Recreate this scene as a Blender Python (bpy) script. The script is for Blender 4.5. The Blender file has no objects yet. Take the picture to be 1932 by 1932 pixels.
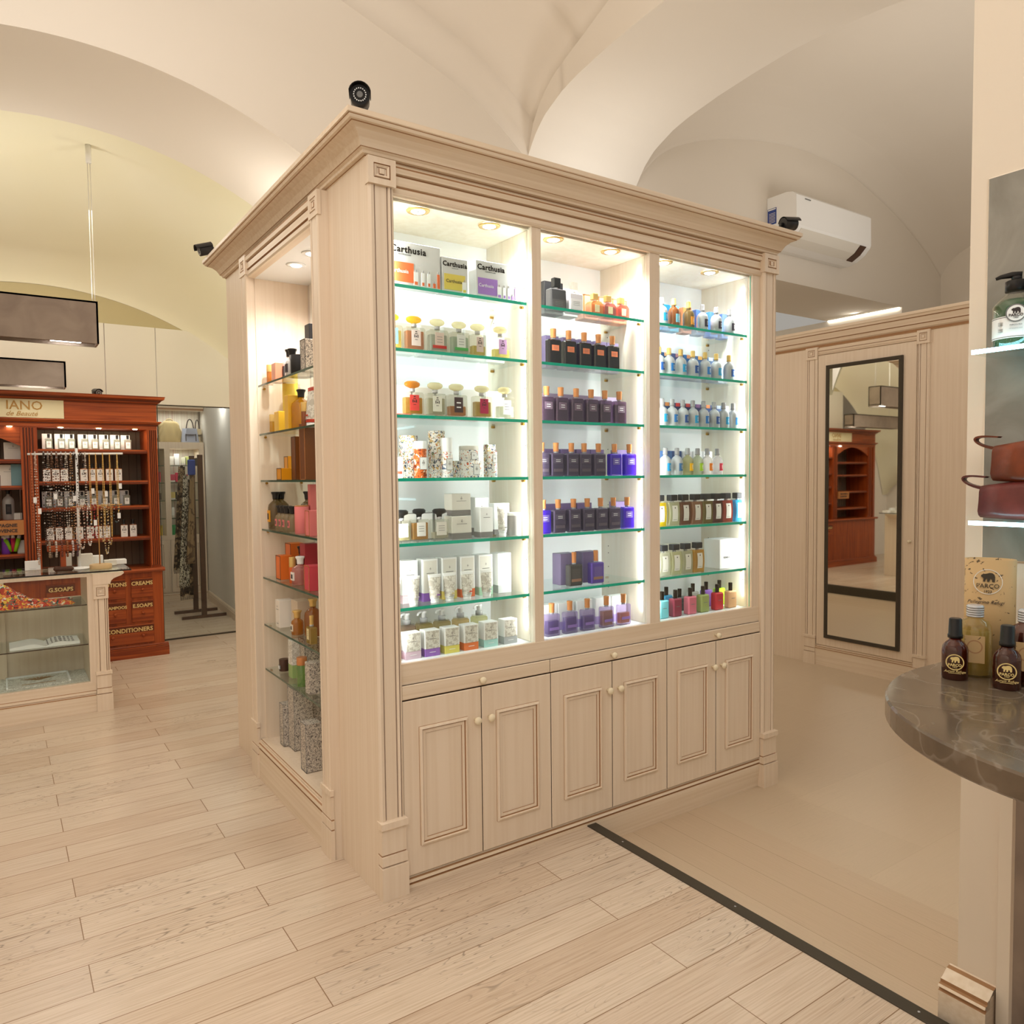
import bpy, math, random
from mathutils import Vector
R=random.Random(7); PI=math.pi
SC=bpy.context.scene; COL=SC.collection
# ---------------------------------------------------------------- camera
CX,CY,CZ=-1.043729,-2.370976,1.45; YAW,PIT,ROL,F=0.598468,0.047101,-0.010726,1423.746
fw=Vector((math.sin(YAW)*math.cos(PIT),math.cos(YAW)*math.cos(PIT),-math.sin(PIT)))
rt=Vector((math.cos(YAW),-math.sin(YAW),0)); up=rt.cross(fw)
rt,up=math.cos(ROL)*rt+math.sin(ROL)*up,-math.sin(ROL)*rt+math.cos(ROL)*up
C0=Vector((CX,CY,CZ))
from mathutils import Matrix
cd=bpy.data.cameras.new('camera'); cam=bpy.data.objects.new('camera',cd); COL.objects.link(cam)
M3=Matrix((rt,up,-fw)).transposed(); cam.matrix_world=Matrix.Translation(C0)@M3.to_4x4()
cd.sensor_width=36; cd.lens=F/1932*36; cd.clip_start=.05; SC.camera=cam
def at(ax,val,u,v):      # photo measurement -> point on a known plane of the place
    d=fw+rt*((u-966)/F)-up*((v-967.7)/F); i='xyz'.index(ax); return C0+d*((val-C0[i])/d[i])
def pu(p):
    d=Vector(p)-C0; return 966+F*d.dot(rt)/d.dot(fw)
def sx(u,y,z):
    a,b=-3,5
    for _ in range(40):
        m=(a+b)/2
        if pu((m,y,z))<u:a=m
        else:b=m
    return (a+b)/2
def sy(u,x,z):           # larger y is further left on a wall of constant x
    a,b=-1,9
    for _ in range(40):
        m=(a+b)/2
        if pu((x,m,z))>u:a=m
        else:b=m
    return (a+b)/2
# ---------------------------------------------------------------- materials
MAT={}
def s2l(c): return tuple(((x/255/12.92) if x<=10 else ((x/255+.055)/1.055)**2.4) for x in c)
def pm(name,rgb,rough=.5,metal=0,spec=.5,emit=None,es=0,lin=False):
    m=bpy.data.materials.new(name); m.use_nodes=True; b=m.node_tree.nodes['Principled BSDF']
    c=rgb if lin else s2l(rgb)
    b.inputs['Base Color'].default_value=(*c,1); b.inputs['Roughness'].default_value=rough
    b.inputs['Metallic'].default_value=metal; b.inputs['Specular IOR Level'].default_value=spec
    if emit: b.inputs['Emission Color'].default_value=(*s2l(emit),1); b.inputs['Emission Strength'].default_value=es
    MAT[name]=m; return m
def nd(m,t,**k):
    n=m.node_tree.nodes.new(t)
    for a,v in k.items(): setattr(n,a,v)
    return n
def ramp(m,stops,fac):
    r=nd(m,'ShaderNodeValToRGB'); e=r.color_ramp.elements
    e[0].position,e[0].color=stops[0][0],(*s2l(stops[0][1]),1); e[1].position,e[1].color=stops[-1][0],(*s2l(stops[-1][1]),1)
    for p,c in stops[1:-1]:
        q=e.new(p); q.color=(*s2l(c),1)
    m.node_tree.links.new(fac,r.inputs[0]); return r
def noisy(name,c1,c2,scale,rough=.5,detail=4,metal=0,dist=0,lo=.35,hi=.65,bump=0,spec=.5):
    m=pm(name,c1,rough,metal,spec); L=m.node_tree.links; b=m.node_tree.nodes['Principled BSDF']
    tc=nd(m,'ShaderNodeTexCoord'); mp=nd(m,'ShaderNodeMapping'); mp.inputs['Scale'].default_value=scale
    n=nd(m,'ShaderNodeTexNoise'); n.inputs['Scale'].default_value=1; n.inputs['Detail'].default_value=detail; n.inputs['Distortion'].default_value=dist
    L.new(tc.outputs['Object'],mp.inputs[0]); L.new(mp.outputs[0],n.inputs['Vector'])
    r=ramp(m,[(lo,c1),(hi,c2)],n.outputs['Fac']); L.new(r.outputs[0],b.inputs['Base Color'])
    if bump:
        bp=nd(m,'ShaderNodeBump'); bp.inputs['Strength'].default_value=bump; bp.inputs['Distance'].default_value=.01
        L.new(n.outputs['Fac'],bp.inputs['Height']); L.new(bp.outputs[0],b.inputs['Normal'])
    return m
def glassy(name,tint,body=.0,gloss=.12,rough=.02,bodycol=None):
    m=bpy.data.materials.new(name); m.use_nodes=True; nt=m.node_tree; nt.nodes.clear(); L=nt.links
    o=nd(m,'ShaderNodeOutputMaterial'); t=nd(m,'ShaderNodeBsdfTransparent'); t.inputs[0].default_value=(*s2l(tint),1)
    g=nd(m,'ShaderNodeBsdfGlossy'); g.inputs['Roughness'].default_value=rough; g.inputs[0].default_value=(1,1,1,1)
    f=nd(m,'ShaderNodeLayerWeight'); f.inputs[0].default_value=.5
    pw=nd(m,'ShaderNodeMath',operation='POWER'); pw.inputs[1].default_value=4; L.new(f.outputs['Facing'],pw.inputs[0])
    mt=nd(m,'ShaderNodeMath',operation='MULTIPLY_ADD'); mt.inputs[1].default_value=.6; mt.inputs[2].default_value=.015+gloss*.2; L.new(pw.outputs[0],mt.inputs[0])
    x=nd(m,'ShaderNodeMixShader'); L.new(mt.outputs[0],x.inputs[0])
    src=t.outputs[0]
    if body>0:
        d=nd(m,'ShaderNodeBsdfDiffuse'); d.inputs[0].default_value=(*s2l(bodycol or tint),1)
        tl=nd(m,'ShaderNodeBsdfTranslucent'); tl.inputs[0].default_value=(*s2l(bodycol or tint),1)
        a=nd(m,'ShaderNodeMixShader'); a.inputs[0].default_value=.5; L.new(d.outputs[0],a.inputs[1]); L.new(tl.outputs[0],a.inputs[2])
        q=nd(m,'ShaderNodeMixShader'); q.inputs[0].default_value=body; L.new(t.outputs[0],q.inputs[1]); L.new(a.outputs[0],q.inputs[2]); src=q.outputs[0]
    L.new(src,x.inputs[1]); L.new(g.outputs[0],x.inputs[2]); L.new(x.outputs[0],o.inputs[0])
    MAT[name]=m; return m
def flat(name,rgb,rough=.5,metal=0): return MAT.get(name) or pm(name,rgb,rough,metal)
noisy('cream',(234,216,194),(228,208,184),(60,60,1.4),.42,3)
noisy('cream_h',(234,216,193),(224,203,176),(1.2,60,90),.42,4)
noisy('cream_y',(234,216,193),(224,203,176),(60,1.2,90),.42,4)
noisy('birch',(238,230,214),(231,220,200),(22,22,1.2),.45,3,dist=1.2)
pm('glaze',(164,122,84),.5); pm('gap',(70,48,32),.7)
pm('white_back',(232,234,234),.5); pm('plaster',(229,221,209),.85,spec=.2); pm('plaster_w',(240,236,228),.85,spec=.2)
pm('lunette_shade',(178,164,124),.85); noisy('far_ceiling_lamplit',(234,229,204),(230,224,194),(1,1,1),.85,2)  # lunette's darker beige holds its recess shade; far ceiling's yellow holds warm lamp light
noisy('grey_plaster',(128,124,114),(156,152,142),(5,5,5),.38,6,dist=1.5,lo=.3,hi=.7)
noisy('taupe',(134,118,106),(150,134,120),(6,6,6),.5,4,dist=.8)
noisy('orange_wood',(168,78,30),(130,52,18),(30,30,1.5),.35,4,dist=1)
noisy('orange_wood_h',(172,82,34),(126,50,18),(1.5,30,40),.35,4,dist=1)
pm('wood_dark',(96,40,18),.4); noisy('bead_back',(122,104,86),(108,90,74),(2,2,1),.6,3)
pm('black',(22,21,22),.35); pm('blackm',(34,33,35),.4); pm('white',(240,240,238),.45); pm('offwhite',(224,220,210),.5)
pm('gold',(222,184,110),.25,.35); pm('copper',(204,134,82),.25,.35); pm('silver',(196,196,198),.25,.4); pm('alu',(196,200,204),.3,.4)
pm('chrome',(176,176,180),.15,.5); pm('greymark',(120,120,118),.6); pm('darkmark',(58,50,50),.6); pm('brass',(186,142,66),.3,1)
pm('knob',(236,222,192),.25); pm('metal_dark',(78,72,62),.45,.5); pm('mirror',(235,235,228),.02,1)
glassy('glass',(250,253,252),gloss=.06); glassy('pane',(252,255,254),gloss=.02)
glassy('shelf_glass',(247,252,251),0,.06); pm('glass_edge',(10,186,156),.2)
pm('glass_edge_d',(48,82,66),.15); pm('lamp_glow',(255,255,250),.5,emit=(255,252,244),es=25); pm('led',(255,255,255),.5,emit=(170,240,255),es=12)
pm('led_w',(255,255,255),.5,emit=(255,244,224),es=9); glassy('clear',(246,246,240),.05,.3,bodycol=(236,234,226))
pm('ink',(14,13,14),1,0,0); pm('rack_wood',(74,48,36),.4); pm('paper',(236,236,232),.7)
# marble counter
m=noisy('stone',(84,70,55),(112,96,78),(4,4,4),.14,5,dist=2.5,lo=.25,hi=.75)
nt=m.node_tree; b=nt.nodes['Principled BSDF']; tc=nd(m,'ShaderNodeTexCoord'); n2=nd(m,'ShaderNodeTexNoise'); n2.inputs['Scale'].default_value=3.2; n2.inputs['Detail'].default_value=2; n2.inputs['Distortion'].default_value=3.5
nt.links.new(tc.outputs['Object'],n2.inputs['Vector'])
rv=ramp(m,[(0,(0,0,0)),(.46,(0,0,0)),(.5,(96,92,86)),(.515,(0,0,0)),(1,(0,0,0))],n2.outputs['Fac'])
mx=nd(m,'ShaderNodeMix',data_type='RGBA',blend_type='ADD'); mx.inputs[0].default_value=.55
src=b.inputs['Base Color'].links[0].from_socket; nt.links.new(src,mx.inputs[6]); nt.links.new(rv.outputs[0],mx.inputs[7]); nt.links.new(mx.outputs[2],b.inputs['Base Color'])
# floors
def planks(name,w,lng,rot,cols,line,rough,y0=0,grain=.5,mort=.0022):
    m=pm(name,(200,180,150),rough); nt=m.node_tree; L=nt.links; b=nt.nodes['Principled BSDF']
    tc=nd(m,'ShaderNodeTexCoord'); mp=nd(m,'ShaderNodeMapping'); mp.inputs['Rotation'].default_value=(0,0,rot); mp.inputs['Location'].default_value=(0.33,y0,0)
    L.new(tc.outputs['Object'],mp.inputs[0])
    br=nd(m,'ShaderNodeTexBrick'); br.offset=.37; br.offset_frequency=2; br.squash=1
    br.inputs['Scale'].default_value=1; br.inputs['Mortar Size'].default_value=mort*.45; br.inputs['Mortar Smooth'].default_value=.1
    br.inputs['Brick Width'].default_value=lng; br.inputs['Row Height'].default_value=w; br.inputs['Bias'].default_value=0
    br.inputs['Color1'].default_value=(0,0,0,1); br.inputs['Color2'].default_value=(1,1,1,1); br.inputs['Mortar'].default_value=(.5,.5,.5,1)
    L.new(mp.outputs[0],br.inputs['Vector'])
    base=ramp(m,[(i/(len(cols)-1),c) for i,c in enumerate(cols)],br.outputs['Color'])
    # grain: stretched noise, offset per plank
    cmb=nd(m,'ShaderNodeVectorMath',operation='MULTIPLY'); cmb.inputs[1].default_value=(1.3,16,1)
    off=nd(m,'ShaderNodeVectorMath',operation='SCALE'); off.inputs['Scale'].default_value=9
    ad=nd(m,'ShaderNodeVectorMath',operation='ADD')
    L.new(mp.outputs[0],cmb.inputs[0]); L.new(br.outputs['Color'],off.inputs[0]); L.new(cmb.outputs[0],ad.inputs[0]); L.new(off.outputs[0],ad.inputs[1])
    ns=nd(m,'ShaderNodeTexNoise'); ns.inputs['Scale'].default_value=1.0; ns.inputs['Detail'].default_value=2; ns.inputs['Distortion'].default_value=.6
    L.new(ad.outputs[0],ns.inputs['Vector'])
    # contour lines of the noise = cathedral grain
    mu=nd(m,'ShaderNodeMath',operation='MULTIPLY'); mu.inputs[1].default_value=26; L.new(ns.outputs['Fac'],mu.inputs[0])
    fr=nd(m,'ShaderNodeMath',operation='FRACT'); L.new(mu.outputs[0],fr.inputs[0])
    gr=ramp(m,[(0,(150,150,150)),(.12,(255,255,255)),(.9,(255,255,255)),(1,(150,150,150))],fr.outputs[0])
    ms=nd(m,'ShaderNodeTexNoise'); ms.inputs['Scale'].default_value=1.5; L.new(tc.outputs['Object'],ms.inputs['Vector'])
    mr=nd(m,'ShaderNodeMapRange'); mr.inputs[1].default_value=.48; mr.inputs[2].default_value=.62; mr.inputs[3].default_value=.06*grain; mr.inputs[4].default_value=.75*grain; L.new(ms.outputs['Fac'],mr.inputs[0])
    m1=nd(m,'ShaderNodeMix',data_type='RGBA',blend_type='MULTIPLY'); L.new(mr.outputs[0],m1.inputs[0]); L.new(base.outputs[0],m1.inputs[6]); L.new(gr.outputs[0],m1.inputs[7])
    # fine fibre
    fv=nd(m,'ShaderNodeVectorMath',operation='MULTIPLY'); fv.inputs[1].default_value=(4,160,1); L.new(mp.outputs[0],fv.inputs[0])
    fn=nd(m,'ShaderNodeTexNoise'); fn.inputs['Scale'].default_value=1; fn.inputs['Detail'].default_value=3; L.new(fv.outputs[0],fn.inputs['Vector'])
    fr2=ramp(m,[(.3,(226,220,212)),(.6,(255,255,255))],fn.outputs['Fac'])
    m2=nd(m,'ShaderNodeMix',data_type='RGBA',blend_type='MULTIPLY'); m2.inputs[0].default_value=.8*grain; L.new(m1.outputs[2],m2.inputs[6]); L.new(fr2.outputs[0],m2.inputs[7])
    m3=nd(m,'ShaderNodeMix',data_type='RGBA'); L.new(br.outputs['Fac'],m3.inputs[0]); L.new(m2.outputs[2],m3.inputs[6]); m3.inputs[7].default_value=(*s2l(line),1)
    L.new(m3.outputs[2],b.inputs['Base Color'])
    return m
planks('oak_floor',.149,1.45,0,[(204,182,160),(212,193,172),(207,188,168),(214,195,174),(200,177,154)],(138,110,84),.26,-.02,1.0,.0034)
planks('lower_planks',.17,4.5,PI/2,[(194,170,142),(201,179,152)],(132,104,72),.4,.0,.25,.0016)
planks('lower_slab',.6,1.2,0,[(198,177,150),(202,181,154)],(180,154,122),.38,.2,.12,.001)
# striped wallpaper
m=pm('stripes',(226,218,206),.7); tc=nd(m,'ShaderNodeTexCoord'); mp=nd(m,'ShaderNodeMapping'); mp.inputs['Scale'].default_value=(26,26,.01); ns=nd(m,'ShaderNodeTexNoise'); ns.inputs['Scale'].default_value=1; ns.inputs['Detail'].default_value=3
m.node_tree.links.new(tc.outputs['Object'],mp.inputs[0]); m.node_tree.links.new(mp.outputs[0],ns.inputs['Vector'])
r=ramp(m,[(.38,(232,226,214)),(.48,(228,220,208)),(.5,(186,170,160)),(.52,(230,222,210)),(.57,(228,220,208)),(.59,(206,178,170)),(.61,(230,222,210))],ns.outputs['Fac']); m.node_tree.links.new(r.outputs[0],m.node_tree.nodes['Principled BSDF'].inputs['Base Color'])
def spots(name,base,cols,scale,rough=.6,th=.5):
    m=pm(name,base,rough); L=m.node_tree.links; tc=nd(m,'ShaderNodeTexCoord')
    n=nd(m,'ShaderNodeTexNoise'); n.inputs['Scale'].default_value=scale; n.inputs['Detail'].default_value=3; n.inputs['Distortion'].default_value=1.5
    v=nd(m,'ShaderNodeTexVoronoi'); v.inputs['Scale'].default_value=scale*1.2
    L.new(tc.outputs['Object'],n.inputs['Vector']); L.new(tc.outputs['Object'],v.inputs['Vector'])
    st=[(i/max(1,len(cols)-1),c) for i,c in enumerate(cols)]
    r=ramp(m,st if len(st)>1 else [(0,cols[0]),(1,cols[0])],v.outputs['Color']); r.color_ramp.interpolation='CONSTANT'
    t=nd(m,'ShaderNodeMath',operation='GREATER_THAN'); t.inputs[1].default_value=th; L.new(n.outputs['Fac'],t.inputs[0])
    x=nd(m,'ShaderNodeMix',data_type='RGBA'); L.new(t.outputs[0],x.inputs[0]); x.inputs[6].default_value=(*s2l(base),1); L.new(r.outputs[0],x.inputs[7])
    L.new(x.outputs[2],m.node_tree.nodes['Principled BSDF'].inputs['Base Color']); return m
spots('floral',(236,232,224),[(180,80,50),(70,90,110),(200,160,90),(110,120,70),(60,50,50)],95,th=.52)
spots('floral_w',(240,238,232),[(200,90,50),(80,100,130),(200,160,90),(120,130,80)],80,th=.57)
spots('engraved',(212,202,188),[(130,120,112),(90,84,82),(160,150,140)],190,th=.52)
spots('scarf_bright',(190,56,34),[(210,50,40),(30,120,100),(230,190,60),(40,30,30),(240,150,60),(230,220,200),(214,80,40),(196,60,40)],42,th=.5)
spots('scarf_brown',(88,70,52),[(40,30,26),(150,126,96),(110,90,66)],22,th=.45)
spots('scarf_houndstooth',(206,198,180),[(30,26,24)],38,th=.5); spots('scarf_tan',(150,124,92),[(96,74,54),(40,34,30)],9,th=.55)
spots('map_paper',(188,156,110),[(90,72,50),(120,96,60)],60,th=.66); spots('lace',(226,222,212),[(196,190,178)],60,th=.5)
# ---------------------------------------------------------------- mesh building
class MB:
    def __init__(s): s.v=[];s.f=[];s.m=[];s.mats=[];s.sm=[]
    def mi(s,n):
        if n not in s.mats: s.mats.append(n)
        return s.mats.index(n)
    def quad(s,pts,mat,smooth=False):
        i=len(s.v); s.v+= [tuple(p) for p in pts]; s.f.append(tuple(range(i,i+len(pts)))); s.m.append(s.mi(mat)); s.sm.append(smooth); return s
    def box(s,x0,x1,y0,y1,z0,z1,mat,c=0,faces=None):
        fm=faces or {}
        if c<=0:
            i=len(s.v); s.v+=[(x,y,z) for z in(z0,z1) for y in(y0,y1) for x in(x0,x1)]
            for k,q in (('-z',(0,2,3,1)),('+z',(4,5,7,6)),('-y',(0,1,5,4)),('+y',(2,6,7,3)),('-x',(0,4,6,2)),('+x',(1,3,7,5))):
                s.f.append(tuple(i+a for a in q)); s.m.append(s.mi(fm.get(k,mat))); s.sm.append(False)
        else:   # chamfered box
            X=(x0,x1);Y=(y0,y1);Z=(z0,z1); idx={}
            for a in(0,1):
                for b in(0,1):
                    for d in(0,1):
                        sx_,sy_,sz_=(1 if a==0 else -1),(1 if b==0 else -1),(1 if d==0 else -1)
                        idx[(a,b,d,'x')]=len(s.v); s.v.append((X[a],Y[b]+sy_*c,Z[d]+sz_*c))
                        idx[(a,b,d,'y')]=len(s.v); s.v.append((X[a]+sx_*c,Y[b],Z[d]+sz_*c))
                        idx[(a,b,d,'z')]=len(s.v); s.v.append((X[a]+sx_*c,Y[b]+sy_*c,Z[d]))
            def add(q,k=None): s.f.append(tuple(idx[a] for a in q)); s.m.append(s.mi(fm.get(k,mat))); s.sm.append(False)
            for a in(0,1):
                add([(a,0,0,'x'),(a,1,0,'x'),(a,1,1,'x'),(a,0,1,'x')],'-x' if a==0 else '+x')
                add([(0,a,0,'y'),(1,a,0,'y'),(1,a,1,'y'),(0,a,1,'y')],'-y' if a==0 else '+y')
                add([(0,0,a,'z'),(1,0,a,'z'),(1,1,a,'z'),(0,1,a,'z')],'-z' if a==0 else '+z')
                for b in(0,1):
                    add([(a,b,0,'x'),(a,b,1,'x'),(a,b,1,'y'),(a,b,0,'y')]); add([(a,0,b,'x'),(a,1,b,'x'),(a,1,b,'z'),(a,0,b,'z')]); add([(0,a,b,'y'),(1,a,b,'y'),(1,a,b,'z'),(0,a,b,'z')])
                    for d in(0,1): add([(a,b,d,'x'),(a,b,d,'y'),(a,b,d,'z')])
        return s
    def lathe(s,prof,mat,cx=0,cy=0,z0=0,n=20,sxx=1,syy=1,mats=None,axis='z',smooth=True):
        i=len(s.v)
        for (r,h) in prof:
            for k in range(n):
                a=2*PI*k/n; p=(r*math.cos(a)*sxx,r*math.sin(a)*syy,h)
                if axis=='z': q=(cx+p[0],cy+p[1],z0+p[2])
                elif axis=='y': q=(cx+p[0],cy-p[2],z0+p[1])
                else: q=(cx-p[2],cy+p[0],z0+p[1])
                s.v.append(q)
        for j in range(len(prof)-1):
            mt=s.mi(mats[j] if mats else mat)
            for k in range(n):
                a=i+j*n+k;b=i+j*n+(k+1)%n; s.f.append((a,b,b+n,a+n)); s.m.append(mt); s.sm.append(smooth)
        for j,rev in((0,1),(len(prof)-1,0)):
            if prof[j][0]>1e-6:
                q=[i+j*n+k for k in range(n)]; s.f.append(tuple(reversed(q)) if rev else tuple(q)); s.m.append(s.mi(mats[min(j,len(mats)-1)] if mats else mat)); s.sm.append(False)
        return s
    def prism(s,poly,mat,a0,a1,P=lambda u,w,t:(t,u,w),sm=False):   # poly (u,w) extruded along t
        i=len(s.v); n=len(poly)
        for t in(a0,a1):
            for u,w in poly: s.v.append(P(u,w,t))
        for k in range(n):
            b=(k+1)%n; s.f.append((i+k,i+b,i+n+b,i+n+k)); s.m.append(s.mi(mat)); s.sm.append(sm)
        s.f.append(tuple(i+k for k in reversed(range(n)))); s.f.append(tuple(i+n+k for k in range(n))); s.m+=[s.mi(mat)]*2; s.sm+=[False]*2
        return s
    def tube(s,pts,r,mat,n=8,cap=True):
        pts=[Vector(p) for p in pts]; i=len(s.v); rs=r if isinstance(r,(list,tuple)) else [r]*len(pts)
        ref=None
        for j,p in enumerate(pts):
            t=(pts[min(j+1,len(pts)-1)]-pts[max(j-1,0)]).normalized()
            if ref is None or abs(ref.dot(t))>.95: ref=Vector((0,0,1)) if abs(t.z)<.9 else Vector((1,0,0))
            a=t.cross(ref).normalized(); b=a.cross(t).normalized(); ref=b
            for k in range(n):
                th=2*PI*k/n; s.v.append(tuple(p+a*(rs[j]*math.cos(th))+b*(rs[j]*math.sin(th))))
        for j in range(len(pts)-1):
            for k in range(n):
                a=i+j*n+k;b=i+j*n+(k+1)%n; s.f.append((a,b,b+n,a+n)); s.m.append(s.mi(mat)); s.sm.append(True)
        if cap:
            s.f.append(tuple(i+k for k in reversed(range(n)))); s.f.append(tuple(i+(len(pts)-1)*n+k for k in range(n))); s.m+=[s.mi(mat)]*2; s.sm+=[False]*2
        return s
    def ball(s,c,r,mat,n=8,m_=5,sz=1):
        return s.lathe([(max(1e-7,r*math.sin(PI*j/m_)),-r*sz*math.cos(PI*j/m_)) for j in range(m_+1)],mat,c[0],c[1],c[2],n)
    def rings(s,P,a0,a1,b0,b1,loops,mats,fill=None):   # nested rectangles: loops=[(inset,out)]
        i=len(s.v)
        for ins,out in loops:
            for a,b in((a0+ins,b0+ins),(a1-ins,b0+ins),(a1-ins,b1-ins),(a0+ins,b1-ins)): s.v.append(P(a,b,out))
        for j in range(len(loops)-1):
            for k in range(4):
                a=i+j*4+k;b=i+j*4+(k+1)%4; s.f.append((a,b,b+4,a+4)); s.m.append(s.mi(mats[j])); s.sm.append(False)
        if fill: j=len(loops)-1; s.f.append(tuple(i+j*4+k for k in range(4))); s.m.append(s.mi(fill)); s.sm.append(False)
        return s
    def vstrip(s,P,prof,b0,b1,mats):                   # profile (a,out) extruded from b0 to b1
        i=len(s.v)
        for a,o in prof: s.v.append(P(a,b0,o)); s.v.append(P(a,b1,o))
        for j in range(len(prof)-1):
            k=i+2*j; s.f.append((k,k+2,k+3,k+1)); s.m.append(s.mi(mats[j])); s.sm.append(False)
        return s
    def mesh(s,name,off=(0,0,0)):
        me=bpy.data.meshes.new(name); me.from_pydata([(a-off[0],b-off[1],c-off[2]) for a,b,c in s.v],[],s.f)
        for n in s.mats: me.materials.append(MAT[n])
        me.polygons.foreach_set('material_index',s.m); me.polygons.foreach_set('use_smooth',s.sm)
        import bmesh
        bm=bmesh.new(); bm.from_mesh(me); bmesh.ops.recalc_face_normals(bm,faces=bm.faces); bm.to_mesh(me); bm.free()
        me.update(); return me
def tag(o,label,cat,group=None):
    o['label']=label; o['category']=cat
    if group: o['group']=group
    return o
def thing(name,loc,label,cat,group=None,rz=0):
    o=bpy.data.objects.new(name,None); o.empty_display_size=.05; COL.objects.link(o); o.location=loc; o.rotation_euler=(0,0,rz); return tag(o,label,cat,group)
def part(name,mb,parent=None,label=None,world=True):
    off=(0,0,0)
    if parent is not None and world:
        p=parent
        off=Vector((0,0,0))
        while p is not None: off=off+Vector(p.location); p=p.parent
    o=bpy.data.objects.new(name,mb.mesh(name,off)); COL.objects.link(o)
    if parent is not None: o.parent=parent
    if label: o['label']=label
    return o
def struct(name,mb):
    o=part(name,mb); o['kind']='structure'; return o
def solid(name,mb,label,cat,group=None,loc=None):      # a thing that is one mesh
    off=loc or (0,0,0); o=bpy.data.objects.new(name,mb.mesh(name,off)); COL.objects.link(o); o.location=off; return tag(o,label,cat,group)
def textmesh(s,size,mat,bold=0,shear=0,ext=.0004,align='CENTER',sp=1):
    cu=bpy.data.curves.new('t','FONT'); cu.body=s; cu.size=size; cu.extrude=ext; cu.offset=bold; cu.shear=shear; cu.align_x=align; cu.space_character=sp; cu.resolution_u=2
    o=bpy.data.objects.new('t',cu); COL.objects.link(o); bpy.context.view_layer.update()
    me=bpy.data.meshes.new_from_object(o.evaluated_get(bpy.context.evaluated_depsgraph_get())); bpy.data.objects.remove(o); bpy.data.curves.remove(cu)
    me.materials.clear(); me.materials.append(MAT[mat]); me.name='lettering'; return me
def text(s,size,mat,loc,parent,face='-y',name='lettering',**k):
    o=bpy.data.objects.new(name,textmesh(s,size,mat,**k)); COL.objects.link(o); o.parent=parent
    o.location=loc; o.rotation_euler={'-y':(PI/2,0,0),'-x':(PI/2,0,-PI/2)}[face]; return o
def FY(y0): return lambda a,b,o:(a,y0-o,b)     # front facing -y, out is towards -y
def FX(x0): return lambda a,b,o:(x0-o,a,b)     # facing -x
C_,G_='cream','glaze'
def pilaster(P,a0,a1,z0,z1,depth,parent,name='pilaster'):
    w=a1-a0; mb=MB(); g=.0025; k=[0]
    pr=[(0,0),(0,depth*.7),(.10*w,depth),(.22*w,depth*.9),(.235*w,depth*.45),(.26*w,depth*.45),(.275*w,depth*.8),(.72*w,depth*.8),(.735*w,depth*.45),(.76*w,depth*.45),(.775*w,depth*.85),(.86*w,depth),(.875*w,depth*.5),(.9*w,depth*.5),(.915*w,depth*.9),(w,depth*.7),(w,0)]
    mats=[C_,C_,C_,G_,G_,C_,C_,G_,G_,C_,C_,G_,G_,C_,C_,C_]
    mb.vstrip(P,[(a0+x,o) for x,o in pr],z0,z1,mats); return part(name,mb,parent)
def plinth_block(P,a0,a1,z0,z1,depth,parent):
    mb=MB(); h=z1-z0
    for (b0,b1,o,e) in ((z0,z0+h*.42,depth*1.35,.004),(z0+h*.42,z0+h*.44,depth*.9,0),(z0+h*.44,z0+h*.56,depth*1.2,.002),(z0+h*.56,z0+h*.58,depth*.9,0),(z0+h*.58,z0+h*.9,depth*1.02,.0),(z0+h*.9,z0+h*.915,depth*.9,0),(z0+h*.915,z1,depth*1.35,.004)):
        mt='glaze' if b1-b0<.012 else C_
        mb.vstrip(P,[(a0-e,0),(a0-e,o),(a1+e,o),(a1+e,0)],b0,b1,[mt]*3)
        for bb in(b0,b1): mb.quad([P(a0-e,bb,0),P(a1+e,bb,0),P(a1+e,bb,o),P(a0-e,bb,o)],mt)
    return part('plinth_block',mb,parent)
def rosette(P,a0,a1,z0,z1,depth,parent,name='corner_block'):
    mb=MB(); w=a1-a0
    mb.rings(P,a0,a1,z0,z1,[(0,0),(0,depth),(w*.2,depth),(w*.21,depth*.85),(w*.23,depth*.85),(w*.25,depth*1.08),(w*.32,depth*.9),(w*.33,depth*.8),(w*.4,depth*.75)],[C_,C_,G_,G_,C_,C_,G_,C_],C_)
    c=(a0+a1)/2;d=(z0+z1)/2; mb.rings(P,c-w*.09,c+w*.09,d-w*.09,d+w*.09,[(0,depth*.75),(0,depth*.95),(.002,depth)],[G_,C_],C_)
    return part(name,mb,parent)
def door_panel(P,a0,a1,z0,z1,parent,mat=C_,m=.062,mt=.1):
    mb=MB(); g=.0016
    mb.rings(P,a0+g,a1-g,z0+g,z1-g,[(0,-.012),(0,.010),(.003,.012)],['gap',mat],mat)
    d=part('door',mb,parent)
    f=MB(); A0,A1,B0,B1=a0+m,a1-m,z0+mt,z1-mt
    f.rings(P,A0,A1,B0,B1,[(0,.0122),(.0016,.0124),(.0018,.020),(.009,.023),(.011,.017),(.012,.0135),(.0136,.0135),(.016,.0155),(.026,.0150),(.0275,.0128)],[G_,C_,C_,C_,G_,G_,C_,C_,G_])
    part('panel_moulding',f,d,world=True); return d
def knob(P,a,b,parent,r=.013):
    mb=MB(); pr=[(.006,0),(.006,.010),(.0075,.013),(r,.018),(r*1.02,.023),(r*.8,.028),(.001,.030)]
    c=Vector(P(a,b,0)); ax='y' if abs(P(0,0,1)[1]-P(0,0,0)[1])>.5 else 'x'
    mb.lathe([(q,h) for q,h in pr],'knob',c.x,c.y,c.z,14,axis=ax); return part('knob',mb,parent)
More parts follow.
